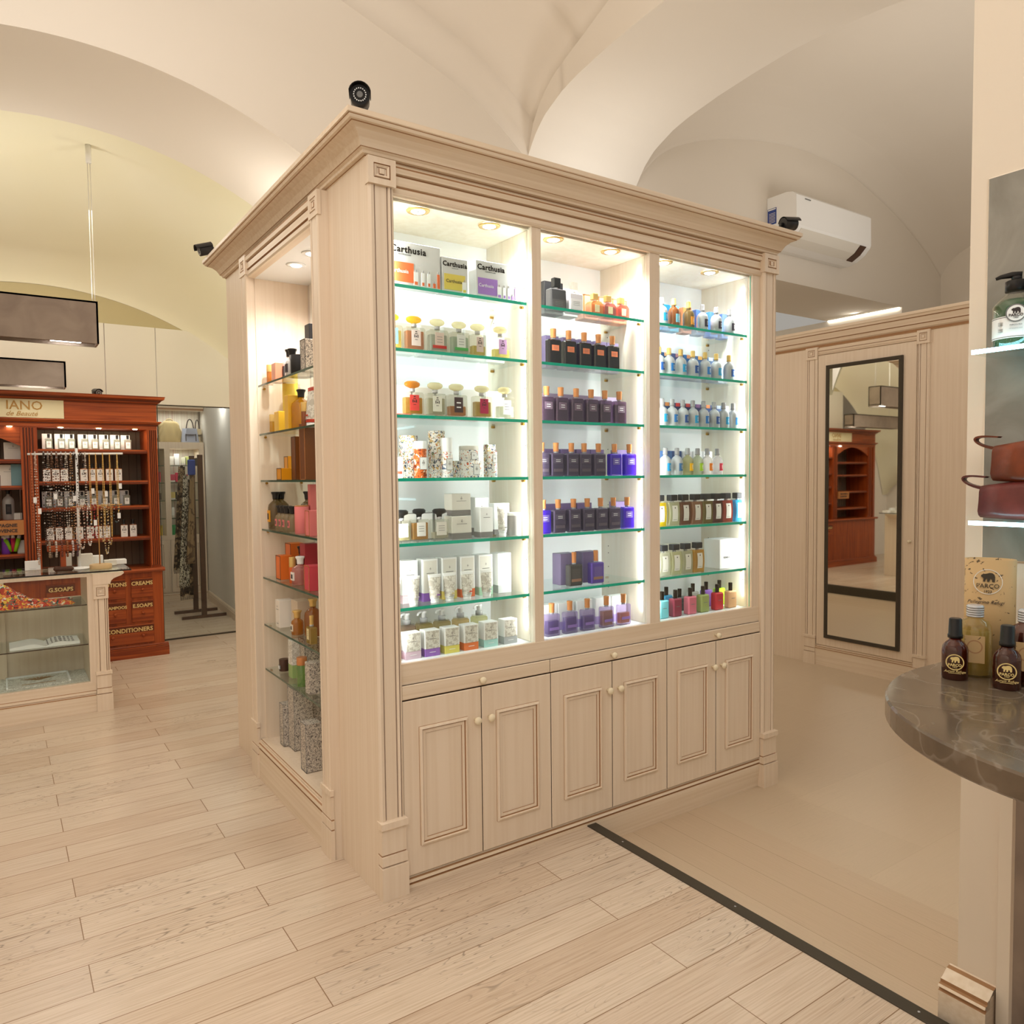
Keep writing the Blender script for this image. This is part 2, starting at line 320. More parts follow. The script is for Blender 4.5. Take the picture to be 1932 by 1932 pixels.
def sweep_rect(mb,x0,x1,y0,y1,prof,mats,closed=True):
    i=len(mb.v)
    for o,z in prof:
        for X,Y in((x0-o,y0-o),(x1+o,y0-o),(x1+o,y1+o),(x0-o,y1+o)): mb.v.append((X,Y,z))
    for j in range(len(prof)-1):
        for k in range(4):
            a=i+j*4+k;b=i+j*4+(k+1)%4; mb.f.append((a,b,b+4,a+4)); mb.m.append(mb.mi(mats[j])); mb.sm.append(False)
    j=len(prof)-1; mb.f.append(tuple(i+j*4+k for k in range(4))); mb.m.append(mb.mi(mats[-1])); mb.sm.append(False)
    return mb
CORN=[(0,0),(.004,.004),(.004,.008),(.016,.010),(.018,.018),(.026,.024),(.028,.026),(.030,.030),(.040,.048),(.058,.066),(.078,.074),(.080,.077),(.088,.079),(.092,.088),(.094,.090),(.098,.092),(.098,.108)]
CORNM=[C_,G_,C_,C_,C_,G_,C_,C_,C_,C_,G_,C_,C_,G_,C_,C_]
def interp(T,x):
    if x<=T[0][0]: return T[0][1]
    for (a,b),(c,d) in zip(T,T[1:]):
        if x<=c: return b+(d-b)*(x-a)/(c-a)
    return T[-1][1]
BAYP,STRP,SIDP=12.5,3.6,22
ROOM,ROOM2,ROOM3,LEFTP,FARP=76,32,13,17,5  # powers of the added fill areas
UP1,UP2,UP3=24,15,15
VA,VB,COV,WLP,HUT,UNI,PUP=60,20,8,9,2.2,1.0,7
WORLD,EXPO=.37,0
# ================================================================ ROOM
mb=MB(); mb.box(-7,.95,-6,4.9,-.3,0,'oak_floor'); struct('floor',mb)
mb=MB(); mb.box(-7,1.3,4.9,9,-.3,0,'oak_floor'); struct('floor',mb)
mb=MB(); mb.box(.95,1.66,-6,4.9,-.35,-.104,'lower_planks'); struct('floor',mb)
mb=MB(); mb.box(1.66,8.2,-6,4.9,-.35,-.104,'lower_slab'); struct('floor',mb)
mb=MB(); mb.box(.925,.972,-6,-.001,-.104,.004,'metal_dark',.001); mb.box(.925,.972,1.86,4.88,-.104,.004,'metal_dark',.001)
for i,y in enumerate((-1.36,-.75,-.2)): mb.lathe([(.004,0),(.003,.0012),(.001,.0012)],'silver',.949,y,.004,8)
struct('trim_1',mb)
PX=[(-2.8,3.67),(-2.4,4.2),(-1.9,4.4),(-1.3,4.5),(-.7,4.53),(0,4.46),(.45,4.37),(.74,4.289),(.97,4.211),(1.22,4.128),(1.5,4.03),(1.69,3.945),(1.85,3.85),(1.95,3.77),(2.02,3.715),(2.07,3.68),(2.1,3.63)]
QY=[(-.8,3.7),(-.6,4.1),(-.2,4.3),(.2,4.4),(.6,4.44),(.9,4.39),(1.14,4.31),(1.44,4.20),(1.7,4.11),(1.84,4.02),(1.93,3.90),(1.98,3.76),(2.0,3.63)]
RY=[(-.8,3.66),(-.71,3.80),(-.62,3.88),(-.3,3.975),(0,4.03),(.3,4.062),(.6,4.074),(.9,4.06),(1.19,4.036),(1.45,4.0),(1.608,3.965),(1.8,3.885),(1.905,3.80),(1.96,3.73),(1.99,3.69),(2.0,3.66)]
LX=[(3.13,3.68),(3.2,3.80),(3.35,3.96),(3.542,4.08),(3.853,4.205),(4.249,4.312),(4.6,4.38),(4.975,4.432),(5.374,4.452),(5.8,4.425),(6.1,4.375),(6.355,4.307),(6.85,4.15),(7.2,4.0),(7.45,3.87),(7.65,3.74),(7.8,3.63)]
def dens(T,n):
    a,b=T[0][0],T[-1][0]; xs=sorted(set([x for x,_ in T]+[a+(b-a)*i/n for i in range(n+1)]))
    # smooth
    return xs
def sm(T,x,h=.14):
    a,b=T[0][0],T[-1][0]; h=min(h,(abs(x-a)+1e-4)*.8,(abs(b-x)+1e-4)*.8); return sum(interp(T,x+h*k/4)*(5-abs(k)) for k in range(-4,5))/25
def grid(mb,xs,ys,f,mat):
    i=len(mb.v)
    for y in ys:
        for x in xs: mb.v.append(f(x,y))
    n=len(xs)
    for b in range(len(ys)-1):
        for a in range(n-1):
            k=i+b*n+a; mb.f.append((k,k+1,k+n+1,k+n)); mb.m.append(mb.mi(mat)); mb.sm.append(True)
    return mb
# middle bay vault
xs=dens(PX,44); ys=[-4.5,-3,-2,-1.2]+dens(QY,40)
q0=3.63
def zc(x,y):
    yy=y if y>.6 else .6-abs(.6-y)*.25
    return (x,y,sm(PX,x)+sm(QY,max(yy,.2))-q0)
mb=MB(); grid(mb,xs,ys,zc,'plaster'); struct('ceiling',mb)
# wall on plane y=2 with the left arch, soffit to y=3
def arch1(x):
    d=abs(x+.66); R_=2.36
    return max(3.21, 3.625-R_+math.sqrt(max(0,R_*R_-d*d))) if d<R_ else 3.21
mb=MB(); xx=[-2.8+ (4.9)*i/98 for i in range(99)]
grid(mb,xx,[0,1],lambda x,t:(x,2.0,arch1(x) if t==0 else max(zc(x,2.0)[2],arch1(x)+.01)),'plaster')
grid(mb,xx,[2.0,3.0],lambda x,y:(x,y,arch1(x)),'plaster'); struct('wall_back',mb)
# pier and arch band x 2.1..3.13
ys2=dens(RY,50)
mb=MB(); grid(mb,[2.1,2.6,3.13],ys2,lambda x,y:(x,y,sm(RY,y,.03)),'plaster_w')
grid(mb,ys2,[0,1],lambda y,t:(2.1,y,sm(RY,y,.03) if t==0 else zc(2.1,y)[2]+.02),'plaster')
mb.quad([(2.1,2.0,3.21),(3.13,2.0,3.21),(3.13,2.0,3.67),(2.1,2.0,3.67)],'plaster_w'); struct('wall_arch',mb)
# right bay vault and its walls
mb=MB(); xs=dens(LX,50); ys3=dens(RY,44)
zr=lambda x,y:(x,y,sm(LX,x)+sm(RY,y,.03)-3.66)
grid(mb,xs,ys3,zr,'plaster'); struct('ceiling',mb)
mb=MB(); grid(mb,xs,[0,1],lambda x,t:(x,2.0,3.21 if t==0 else sm(LX,x)),'plaster')
mb.quad([(7.0,2.0,-.104),(7.8,2.0,-.104),(7.8,2.0,3.21),(7.0,2.0,3.21)],'plaster'); mb.quad([(7.0,2.0,-.104),(7.0,4.9,-.104),(7.0,4.9,3.21),(7.0,2.0,3.21)],'plaster_w')
struct('wall_rear',mb)
mb=MB(); grid(mb,ys3,[0,1],lambda y,t:(7.8,y,-.104 if t==0 else zr(7.8,y)[2]),'plaster'); struct('wall_right',mb)
mb=MB(); mb.quad([(.9,2.0,3.21),(7.0,2.0,3.21),(7.0,2.87,3.21),(.9,2.87,3.21)],'plaster'); mb.quad([(.9,2.87,3.21),(7.0,2.87,3.21),(7.0,2.87,3.5),(.9,2.87,3.5)],'plaster_w'); struct('trim_2',mb)
mb=MB(); mb.quad([(.96,4.9,-.104),(7.0,4.9,-.104),(7.0,4.9,3.6),(.96,4.9,3.6)],'plaster_w'); struct('wall_far',mb)
mb=MB(); mb.quad([(.9,2.87,3.5),(7.0,2.87,3.5),(7.0,4.9,3.5),(.9,4.9,3.5)],'plaster_w'); struct('ceiling',mb)
mb=MB(); mb.box(6.982,6.99,2.02,2.86,3.200,3.208,'led_w'); solid('light_strip',mb,'glowing white strip light along the dropped ceiling edge at right','light',loc=(6.97,2.4,3.185))
# far left bay: vault falling towards the wall above the hutch
mb=MB(); fx=[-3.4+4.9*i/60 for i in range(61)]; fy=[3.0,3.2,3.4,3.6,3.8,4.0,4.2,4.35,4.5,4.65,4.77,4.86,4.93,4.98,5.0]
def zf(x,y):
    d=abs(x+.72); n=max(0,1-((y-3.0)/2.0)**2.2)**.75
    return (x,y,3.07-2.46+math.sqrt(max(.2,2.46**2-d*d))+.72*n)
grid(mb,fx,fy,zf,'far_ceiling_lamplit'); struct('ceiling',mb)
mb=MB(); grid(mb,fx,[0,1],lambda x,t:(x,5.005,2.80 if t==0 else max(2.8,zf(x,5.0)[2])),'lunette_shade'); struct('wall_back',mb)
mb=MB(); grid(mb,fx,[0,1],lambda x,t:(x,3.0,arch1(x) if t==0 else zf(x,3.0)[2]+.05),'plaster_w'); struct('wall_back',mb)
# mirror panels behind the hutch, built as glass with a space beyond
mb=MB(); mb.box(.165,.89,4.992,5.0,.02,2.115,'pane'); struct('mirror_panel_1',mb)
noisy('mirrored_cream',(214,207,190),(208,201,184),(1,1,1),.16,1)  # cream of the mirrored vault put into the panels' base colour
for i,(a,b) in enumerate(((-1.9,-1.05),(-1.045,-.24),(-.235,.162),(.167,.893))):
    mb=MB(); mb.box(a,b,4.992,5.002,2.125,2.80,'mirrored_cream',.001); struct('mirror_panel_%d'%(i+2),mb)
mb=MB(); mb.box(-1.9,.895,4.994,5.0,2.115,2.125,'metal_dark'); mb.box(.158,.165,4.994,5.0,0,2.115,'metal_dark'); mb.box(.1,.895,4.98,5.0,0,.012,'metal_dark'); struct('trim_3',mb)
mb=MB(); mb.box(-3.5,.1,5.01,5.1,0,2.1,'plaster'); struct('wall_back',mb)
mb=MB(); mb.prism([(.895,4.9),(1.072,7.6),(1.3,7.6),(1.3,4.9)],'plaster_w',0,4,P=lambda u,w,t:(u,w,t)); struct('wall_side',mb)
mb=MB(); mb.prism([(0,0),(.016,0),(.016,.07),(.012,.078),(.014,.085),(.006,.10),(0,.105)],'cream',5.01,7.28,P=lambda u,w,t:(.895+(t-4.9)*.0656-u,t,w)); struct('baseboard_side',mb)
mb=MB(); mb.box(-3.5,1.3,7.62,7.7,0,4,'stripes'); struct('wall_end',mb)
mb=MB(); mb.quad([(-3.5,5.02,3.3),(1.2,5.02,3.3),(1.2,7.62,3.3),(-3.5,7.62,3.3)],'plaster'); struct('ceiling',mb)
mb=MB(); mb.box(-3.4,-3.3,-6,7.6,0,4.6,'plaster'); struct('wall_left',mb)
# ---------------------------------------------------------------- partition with the mirror door
t=thing('panelled_partition',(4.43,.5,-.104),'cream panelled partition wall with crown moulding holding the mirror door','partition')
P=FX(4.43); mb=MB(); mb.box(4.43,4.6,-3.5,2.6,-.104,2.5,'cream'); part('wall_panel',mb,t)
mb=MB()
mb.vstrip(lambda a,b,o:(4.43-o,b,a),[(2.45,0),(2.452,.006),(2.47,.008),(2.478,.02),(2.50,.028),(2.505,.036),(2.545,.05),(2.55,.058),(2.565,.064),(2.57,.07),(2.59,.07),(2.59,-.2)],-3.5,2.6,['cream_y','glaze','cream_y','cream_y','glaze','cream_y','glaze','cream_y','cream_y','cream_y','cream_y'])
part('crown_moulding',mb,t)
for a0,a1 in((1.272,1.372),(.392,.478)):
    pilaster(P,a0,a1,.13,2.36,.018,t); plinth_block(P,a0,a1,-.104,.13,.022,t); rosette(P,a0-.002,a1+.002,2.36,2.455,.024,t)
mb=MB(); mb.vstrip(lambda a,b,o:(4.43-o,b,a),[(2.39,0),(2.392,.012),(2.40,.014),(2.403,.008),(2.42,.008),(2.423,.014),(2.44,.014),(2.442,0)],.478,1.272,['cream_y','cream_y','glaze','cream_y','glaze','cream_y','cream_y']); part('frieze',mb,t)
mb=MB(); mb.vstrip(lambda a,b,o:(4.43-o,b,a),[(-.104,.02),(.03,.02),(.034,.012),(.045,.014),(.048,.008),(.06,.006),(.06,0)],.478,1.272,['cream_y','glaze','cream_y','glaze','cream_y','cream_y']); part('plinth',mb,t)
d=thing('mirror_door',(4.43,.87,.062),'cream closet door in the partition with a tall mirror mounted on it','door')
mb=MB(); mb.rings(P,.482,1.268,.062,2.386,[(0,0),(.002,-.0),(.002,.012),(.004,.014)],['gap','cream','cream'],'cream'); part('door_leaf',mb,d)
mb=MB(); mb.lathe([(.010,0),(.011,.004),(.006,.008),(.006,.014),(.011,.018),(.009,.026),(.001,.028)],'knob',4.414,.512,.948,14,axis='x'); part('knob',mb,d)
t=thing('wall_mirror',(4.41,.88,.13),'tall narrow mirror in a dark bronze frame on the closet door','mirror')
mb=MB(); mb.rings(P,.577,1.188,.13,2.298,[(0,.014),(0,.032),(.004,.036),(.026,.034),(.03,.026)],['metal_dark']*4); part('frame',mb,t)
mb=MB(); mb.quad([P(.603,.156,.027),P(1.162,.156,.027),P(1.162,2.272,.027),P(.603,2.272,.027)],'mirror'); part('mirror_glass',mb,t)
# ================================================================ DISPLAY CABINET
W=2.14; D=1.83
cab=thing('display_cabinet',(1.07,.9,0),'large cream glazed display cabinet with lit shelves and panelled doors below','display cabinet')
mb=MB()
mb.box(0,.092,0,.32,0,2.51,'cream'); mb.box(0,.26,.32,.425,0,2.51,'cream'); mb.box(.26,W,.32,D,-.104,2.51,'cream'); mb.box(0,.26,1.305,D,0,2.51,'cream')
mb.box(0,.26,.425,1.305,0,.185,'cream'); mb.box(0,.26,.425,1.305,2.405,2.51,'cream'); mb.box(.092,W,.012,.32,-.0,.785,'cream'); mb.box(.955,W,.012,.32,-.104,0,'cream')
mb.box(1.985,W,0,.32,-.104,2.51,'cream'); mb.box(.092,1.985,0.0,.32,2.405,2.51,'cream'); part('carcass',mb,cab)
for a,b in((.677,.72),(1.30,1.36)):
    mb=MB(); mb.box(a,b,.0,.31,.785,2.405,'cream',faces={'-x':'birch','+x':'birch'}); part('divider',mb,cab)
bays=[(.092,.677),(.72,1.30),(1.36,1.985)]
for a,b in bays:
    mb=MB(); mb.quad([(a,.318,.785),(b,.318,.785),(b,.318,2.405),(a,.318,2.405)],'white_back'); part('back_panel',mb,cab)
    mb=MB(); mb.box(a,b,.02,.318,2.396,2.404,'birch'); part('bay_ceiling',mb,cab)
    mb=MB(); mb.box(a,b,.012,.318,.785,.797,'white_back'); part('bay_base',mb,cab)
    mb=MB(); mb.box(b-.002,b+.0005,.03,.318,.80,2.395,'birch')
    for z in [x*.032+1.05-.6 for x in range(60)]:
        if .85<z<2.35 and int(z*1000)%3==0:
            for y in(.05,.27): mb.lathe([(.003,.0),(.0025,.0012)],'gap',b-.0015,y,z,6,axis='x')
    part('side_lining',mb,cab)
SHZ=[2.12,1.90,1.67,1.448,1.218,.99]
for a,b in bays:
    for z in SHZ:
        mb=MB(); mb.box(a+.006,b-.006,.028,.312,z-.0115,z,'shelf_glass',faces={'-y':'glass_edge'}); s=part('glass_shelf',mb,cab)
        for xx_,sg in((b-.004,1),(a+.004,-1)):
            for yy in(.055,.27): mb=MB(); mb.tube([(xx_,yy,z-.015),(xx_-sg*.014,yy,z-.015)],.0055,'brass',8); part('shelf_pin',mb,s)
# side recess linings and shelves
mb=MB(); mb.quad([(.258,.425,.185),(.258,1.305,.185),(.258,1.305,2.405),(.258,.425,2.405)],'stripes'); part('striped_backing',mb,cab)
for z in(1.895,1.665,1.445,1.212,.98,.752,.536):
    mb=MB(); mb.box(.002,.25,.432,1.298,z-.009,z,'shelf_glass',faces={'-x':'glass_edge_d'}); s=part('glass_shelf',mb,cab)
    for x in(.03,.2): mb=MB(); mb.tube([(x,1.303,z-.015),(x,1.289,z-.015)],.0055,'brass',8); part('shelf_pin',mb,s)
# front trim
Pf=FY(0)
for a0,a1,zb in((.0,.092,0),(2.04,W,-.104)):
    pilaster(Pf,a0,a1,zb+.26,2.425,.022,cab); plinth_block(Pf,a0,a1,zb,zb+.27,.03,cab); rosette(Pf,a0-.003,a1+.005,2.42,2.508,.03,cab)
mb=MB(); mb.vstrip(lambda a,b,o:(b,-o,a),[(2.402,-.01),(2.402,.004),(2.408,.008),(2.412,.008),(2.414,.004),(2.43,.004),(2.432,.001),(2.436,.001),(2.438,.006),(2.468,.006),(2.470,.002),(2.474,.002),(2.476,.012),(2.492,.016),(2.500,.010),(2.508,.004)],.095,2.04,['cream_h','cream_h','cream_h','glaze','cream_h','glaze','glaze','cream_h','cream_h','glaze','glaze','cream_h','cream_h','glaze','cream_h']); part('frieze',mb,cab)
# cornice
mb=MB(); H0=2.508
sweep_rect(mb,-.0,W,0,D,[(o-.002,H0+z) for o,z in CORN],[{'cream':'cream_h'}.get(x,x) for x in CORNM]+['cream']); part('cornice',mb,cab)
# lower front: rail, drawers, doors, plinth
mb=MB(); mb.box(.094,2.04,-.001,.012,.724,.799,'cream_h',.001); part('rail',mb,cab)
for i in range(3):
    a=.094+i*.6487; b=a+.6487 if i<2 else 2.04
    mb=MB(); mb.rings(Pf,a+.001,b-.001,.6725,.7235,[(0,-.012),(0,.006),(.003,.009)],['gap','cream_h'],'cream_h'); dr=part('drawer',mb,cab); knob(FY(-.009),(a+b)/2-.002,.698,dr)
for k in range(6):
    a=.094+k*.32433; b=a+.32433
    dd=door_panel(Pf,a,b,.042,.671,cab); knob(FY(-.012),(b-.028) if k%2==0 else (a+.032),.552,dd,.0145)
mb=MB(); mb.vstrip(lambda a,b,o:(b,-o,a),[(0,.012),(.012,.012),(.014,.006),(.018,.006),(.02,.013),(.03,.010),(.034,.004),(.04,.001)],.095,2.04,['cream_h','glaze','glaze','cream_h','cream_h','glaze','cream_h'])
mb.quad([(.975,-.002,-.104),(2.04,-.002,-.104),(2.04,-.012,0),(.975,-.012,0)],'cream_h'); part('plinth',mb,cab)
# side trim (facing -x)
Ps=FX(0)
for a0,a1 in((.335,.432),(1.305,1.405)):
    mb=MB(); mb.box(-.03,0,a0+.004,a1-.004,0,2.505,'cream'); part('side_stile',mb,cab)
    P2=FX(-.03)
    pilaster(P2,a0+.004,a1-.004,.26,2.42,.012,cab); plinth_block(P2,a0,a1,0,.27,.012,cab); rosette(P2,a0,a1,2.415,2.505,.014,cab)
mb=MB(); mb.vstrip(lambda a,b,o:(-.03-o,b,a),[(2.40,-.03),(2.402,.002),(2.41,.006),(2.414,.006),(2.416,.002),(2.43,.002),(2.434,-.002),(2.438,.005),(2.465,.005),(2.468,0),(2.474,0),(2.476,.010),(2.492,.012),(2.505,.004)],.43,1.306,['cream_y','cream_y','cream_y','glaze','cream_y','glaze','glaze','cream_y','glaze','glaze','cream_y','cream_y','glaze']); part('frieze',mb,cab)
mb=MB(); mb.vstrip(lambda a,b,o:(-.03-o,b,a),[(0,.008),(.145,.008),(.147,.002),(.152,.002),(.155,.010),(.17,.008),(.173,.002),(.178,-.002),(.19,-.006),(.19,-.035)],.43,1.306,['cream_y','glaze','glaze','cream_y','cream_y','glaze','cream_y','glaze','cream_y']); mb.box(-.03,0,.43,1.306,0,.186,'cream'); part('plinth',mb,cab)
# sliding glass doors
for a,b,y in((.093,.690,.012),(.712,1.308,.019),(1.352,1.984,.012)):
    mb=MB(); mb.box(a,b,y,y+.004,.80,2.399,'pane',faces={'-x':'glass_edge','+x':'glass_edge'}); part('glass_door',mb,cab)
# downlights
for x in(.222,.521,.824,1.127,1.439,1.743):
    mb=MB(); mb.lathe([(.028,0),(.040,0),(.042,.003),(.030,.005),(.028,0)],'gold',x,.055,2.389,20); q=part('downlight',mb,cab); mb=MB(); mb.lathe([(.001,.0),(.020,-.004),(.027,0),(.027,.004)],'lamp_glow',x,.055,2.390,18); part('bulb',mb,q)
for y in(.974,.77):
    mb=MB(); mb.lathe([(.028,0),(.042,0),(.044,.003),(.030,.005),(.028,0)],'white',.09,y,2.396,20); q=part('downlight',mb,cab); mb=MB(); mb.lathe([(.001,.0),(.020,-.004),(.027,0),(.027,.004)],'lamp_glow',.09,y,2.397,18); part('bulb',mb,q)
mb=MB(); mb.box(0,.26,.425,1.305,2.400,2.4051,'white'); part('bay_ceiling',mb,cab)
# ---------------------------------------------------------------- security cameras
def cctv(loc,dirv,label,s=1):
    t=thing('security_camera',loc,label,'security camera','bullet cameras on the cabinet top'); dv=Vector(dirv).normalized(); c=Vector(loc)+Vector((0,0,.048*s))
    base=c-dv*.03*s
    mb=MB(); mb.tube([base,c+dv*.045*s],.030*s,'blackm',20); mb.tube([c+dv*.045*s,c+dv*.0455*s],.028*s,'black',20); part('body',mb,t)
    rt_=dv.cross(Vector((0,0,1))).normalized(); u_=rt_.cross(dv)
    mb=MB(); i=0
    for j in range(9):
        a0=PI*.08+PI*.84*j/9; a1=PI*.08+PI*.84*(j+1)/9
        f=lambda a,r,o:tuple(c+rt_*(math.cos(a)*r)+u_*(math.sin(a)*r)+dv*o)
        for r in(.0335*s,.0355*s): mb.quad([f(a0,r,-.03*s),f(a1,r,-.03*s),f(a1,r,.06*s),f(a0,r,.06*s)],'black',True)
        mb.quad([f(a0,.0335*s,.06*s),f(a1,.0335*s,.06*s),f(a1,.0355*s,.06*s),f(a0,.0355*s,.06*s)],'black')
    part('sun_hood',mb,t)
    mb=MB(); mb.tube([c+dv*.0455*s,c+dv*.048*s],[.0105*s,.009*s],'greymark',14); part('lens',mb,t)
    mb=MB()
    for k in range(18):
        a=2*PI*k/18; p=c+rt_*(math.cos(a)*.019*s)+u_*(math.sin(a)*.019*s)+dv*.046*s; mb.tube([p,p+dv*.001],.0022*s,'white',6)
    part('infrared_lights',mb,t)
    mb=MB(); mb.tube([base,base-dv*.02*s+Vector((0,0,-.02*s)),Vector(loc)-dv*.05*s+Vector((0,0,.012*s))],.009*s,'black',10); mb.lathe([(.026*s,0),(.026*s,.008*s),(.014*s,.016*s)],'black',loc[0]-dv.x*.05*s,loc[1]-dv.y*.05*s,loc[2],14); part('bracket',mb,t)
ZT=2.6165
cctv((-.035,-.05,ZT),(-.45,-1,-.12),'black round security camera at the near corner of the cabinet top')
cctv((-.085,1.86,ZT),(-1,-.0,-.35),'black security camera hanging at the far left cabinet corner',.95)
cctv((.44,.42,ZT),(.2,-1,.1),'black security camera barely showing behind the cabinet cornice',.8)
cctv((2.18,-.05,ZT),(1,-.25,.08),'black hooded security camera at the right end of the cabinet top',.95)
# ---------------------------------------------------------------- air conditioner
t=thing('air_conditioner',(5.3,2.0,3.45),'white wall-mounted air conditioner with a dark display strip','air conditioner')
ap=[(1.997,3.90),(1.80,3.90),(1.735,3.885),(1.70,3.855),(1.695,3.60),(1.705,3.572),(1.76,3.515),(1.84,3.47),(1.93,3.45),(1.997,3.455)]
mb=MB(); mb.prism(ap,'white',4.73,5.88,P=lambda u,w,t_:(t_,u,w)); part('housing',mb,t)
mb=MB(); mb.prism([(1.70,3.577),(1.758,3.519),(1.836,3.475),(1.838,3.468),(1.756,3.511),(1.694,3.575)],'offwhite',4.80,5.70,P=lambda u,w,t_:(t_,u,w)); part('air_flap',mb,t)
mb=MB(); mb.prism([(1.702,3.575),(1.758,3.519),(1.836,3.475),(1.837,3.464),(1.756,3.508),(1.693,3.572)],'rack_wood',5.705,5.80,P=lambda u,w,t_:(t_,u,w)); part('display_strip',mb,t)
mb=MB(); mb.box(4.727,4.731,1.90,1.99,3.66,3.80,pm('label_blue',(42,66,140),.4) and 'label_blue'); mb.box(4.7262,4.728,1.905,1.985,3.785,3.795,'white')
for k in range(7): mb.box(4.7262,4.728,1.91,1.975,3.675+k*.013,3.679+k*.013,'offwhite')
part('energy_label',mb,t)
mb=MB(); mb.box(4.85,4.93,1.6935,1.697,3.83,3.838,'greymark'); part('badge',mb,t)
# ================================================================ RIGHT FOREGROUND PIER
mb=MB(); mb.box(1.06,1.75,-3.6,-1.405,-.104,5.2,'cream_w' if 'cream_w' in MAT else pm('cream_w',(228,215,197),.6) and 'cream_w'); struct('wall_pier',mb)
mb=MB(); P=FX(1.06)
mb.rings(P,-3.2,-1.447,1.222,2.19,[(0,0),(0,.004),(.004,.008)],['cream_w','cream_w'],'grey_plaster'); struct('plaster_panel',mb)  # grey plaster panel of the pier with its raised edge
mb=MB(); mb.vstrip(FX(1.06),[(-3.2,0),(-3.2,.012),(-1.62,.012),(-1.605,.03),(-1.58,.03),(-1.575,.006),(-1.54,.006),(-1.535,.012),(-1.505,.012),(-1.5,0)],-.104,.955,['cream_w','cream_w','glaze','cream_w','glaze','taupe','cream_w','cream_w','glaze']); part_=struct('trim_4',mb)
mb=MB(); mb.vstrip(lambda a,b,o:(1.06-o,b,a),[(-.104,.062),(.06,.062),(.064,.056),(.07,.056),(.072,.064),(.078,.060),(.080,.05),(.088,.05),(.09,.04),(.105,.018),(.108,.004),(.11,0)],-1.502,-1.385,['cream_h','glaze','glaze','cream_h','cream_h','glaze','glaze','cream_h','cream_h','glaze','cream_h']); mb.box(1.0,1.06,-1.50,-1.3855,-.104,.06,'cream_h'); mb.box(1.03,1.06,-1.50,-1.3855,.06,.09,'cream_h'); struct('baseboard_pier',mb)
for z,lb in((1.745,'upper lit glass shelf on the pier carrying a green soap bottle'),(1.33,'lower lit glass shelf on the pier carrying two leather pouches')):
    t=thing('lit_shelf',(1.0,-1.8,z),lb,'shelf','edge lit glass shelves on the pier')
    mb=MB(); mb.box(.93,1.056,-2.6,-1.475,z-.012,z,'shelf_glass',.001); part('glass_board',mb,t)
    mb=MB(); mb.box(.926,.9301,-2.6,-1.473,z-.011,z-.001,'led'); part('glowing_edge',mb,t)
# half round counter
t=thing('counter',(.75,-1.95,.955),'grey marbled stone counter with a rounded end, joined to the pier','counter')
mb=MB(); cxx,cyy,rr=.69,-1.97,.497; pts=[]
for k in range(41):
    a=PI/2+PI*k/40; pts.append((cxx+rr*math.cos(a),cyy+rr*math.sin(a)))
pts=[(1.055,cyy+rr*.9),(.9,cyy+rr*.985)]+pts+[(1.055,cyy-rr)]
i=len(mb.v)
for z,o in((.955,.004),(.959,0),(.996,0),(1.0,.004)):
    for x,y in pts: mb.v.append((x+(o if x<.9 else 0)*(-(x-cxx)/rr),y-o*((y-cyy)/rr),z))
n=len(pts)
for j in range(3):
    for k in range(n): a=i+j*n+k;b=i+j*n+(k+1)%n; mb.f.append((a,b,b+n,a+n)); mb.m.append(mb.mi('stone')); mb.sm.append(False)
mb.f.append(tuple(i+k for k in range(n))); mb.f.append(tuple(i+3*n+k for k in range(n))); mb.m+=[0,0]; mb.sm+=[False,False]; part('counter_top',mb,t)
mb=MB(); mb.prism([(1.055,.955),(1.055,.80),(1.0,.90),(.75,.945),(.75,.955)],'metal_dark',-1.99,-1.95,P=lambda u,w,t_:(u,t_,w)); part('bracket',mb,t)
# ================================================================ PRODUCTS
CACHE={}
def proto(key,fn):
    if key not in CACHE: CACHE[key]=[(n,mb.mesh(n) if isinstance(mb,MB) else mb,tf,sub) for n,mb,tf,sub in fn()]
    return CACHE[key]
GROW=1.0
def place(*a,**k):
    o=place0(*a,**k)
    if GROW!=1: o.scale=(GROW,)*3
    return o
def place0(name,key,fn,loc,label,cat,group=None,rz=0):
    ps=proto(key,fn)
    if len(ps)==1:
        o=bpy.data.objects.new(name,ps[0][1]); COL.objects.link(o); o.location=loc; o.rotation_euler=(0,0,rz); return tag(o,label,cat,group)
    t=thing(name,loc,label,cat,group,rz); made={}
    for n,me,tf,sub in ps:
        o=bpy.data.objects.new(n,me); COL.objects.link(o); o.parent=made.get(sub,t); made[n]=o
        if tf: o.location=tf[0]; o.rotation_euler=tf[1]
    return t
TX={}
def T_(s,size,mat,x,y,z,sub=None,rz=0,name='lettering',**k):
    kk=(s,size,mat,str(k))
    if kk not in TX: TX[kk]=textmesh(s,size,mat,**k)
    return (name,TX[kk],((x,y,z),(PI/2,0,rz)),sub)
def gm(prefix,c,body=.35,tint=None,gl=.3):
    n='%s_%02x%02x%02x'%((prefix,)+tuple(c)); 
    if n not in MAT: glassy(n,tint or tuple(int(255-(255-x)*.6) for x in c),body,gl,bodycol=c)
    return n
def cm(c,rough=.45,metal=0):
    n='c_%02x%02x%02x%d%d'%(tuple(c)+(int(rough*10),metal)); 
    if n not in MAT: pm(n,c,rough,metal)
    return n
def emblem(mb,x,y,z,s,mat='darkmark',paper=None):
    # small printed crest: crown, two figures, foot
    for dx,dz,w,h in((0,.9,.34,.16),(0,.55,.5,.12),(-.32,.15,.16,.5),(.32,.15,.16,.5),(0,.1,.2,.3),(0,-.45,.5,.08)):
        mb.box(x+(dx-w/2)*s,x+(dx+w/2)*s,y-.0003,y,z+(dz-h/2)*s,z+(dz+h/2)*s,mat)
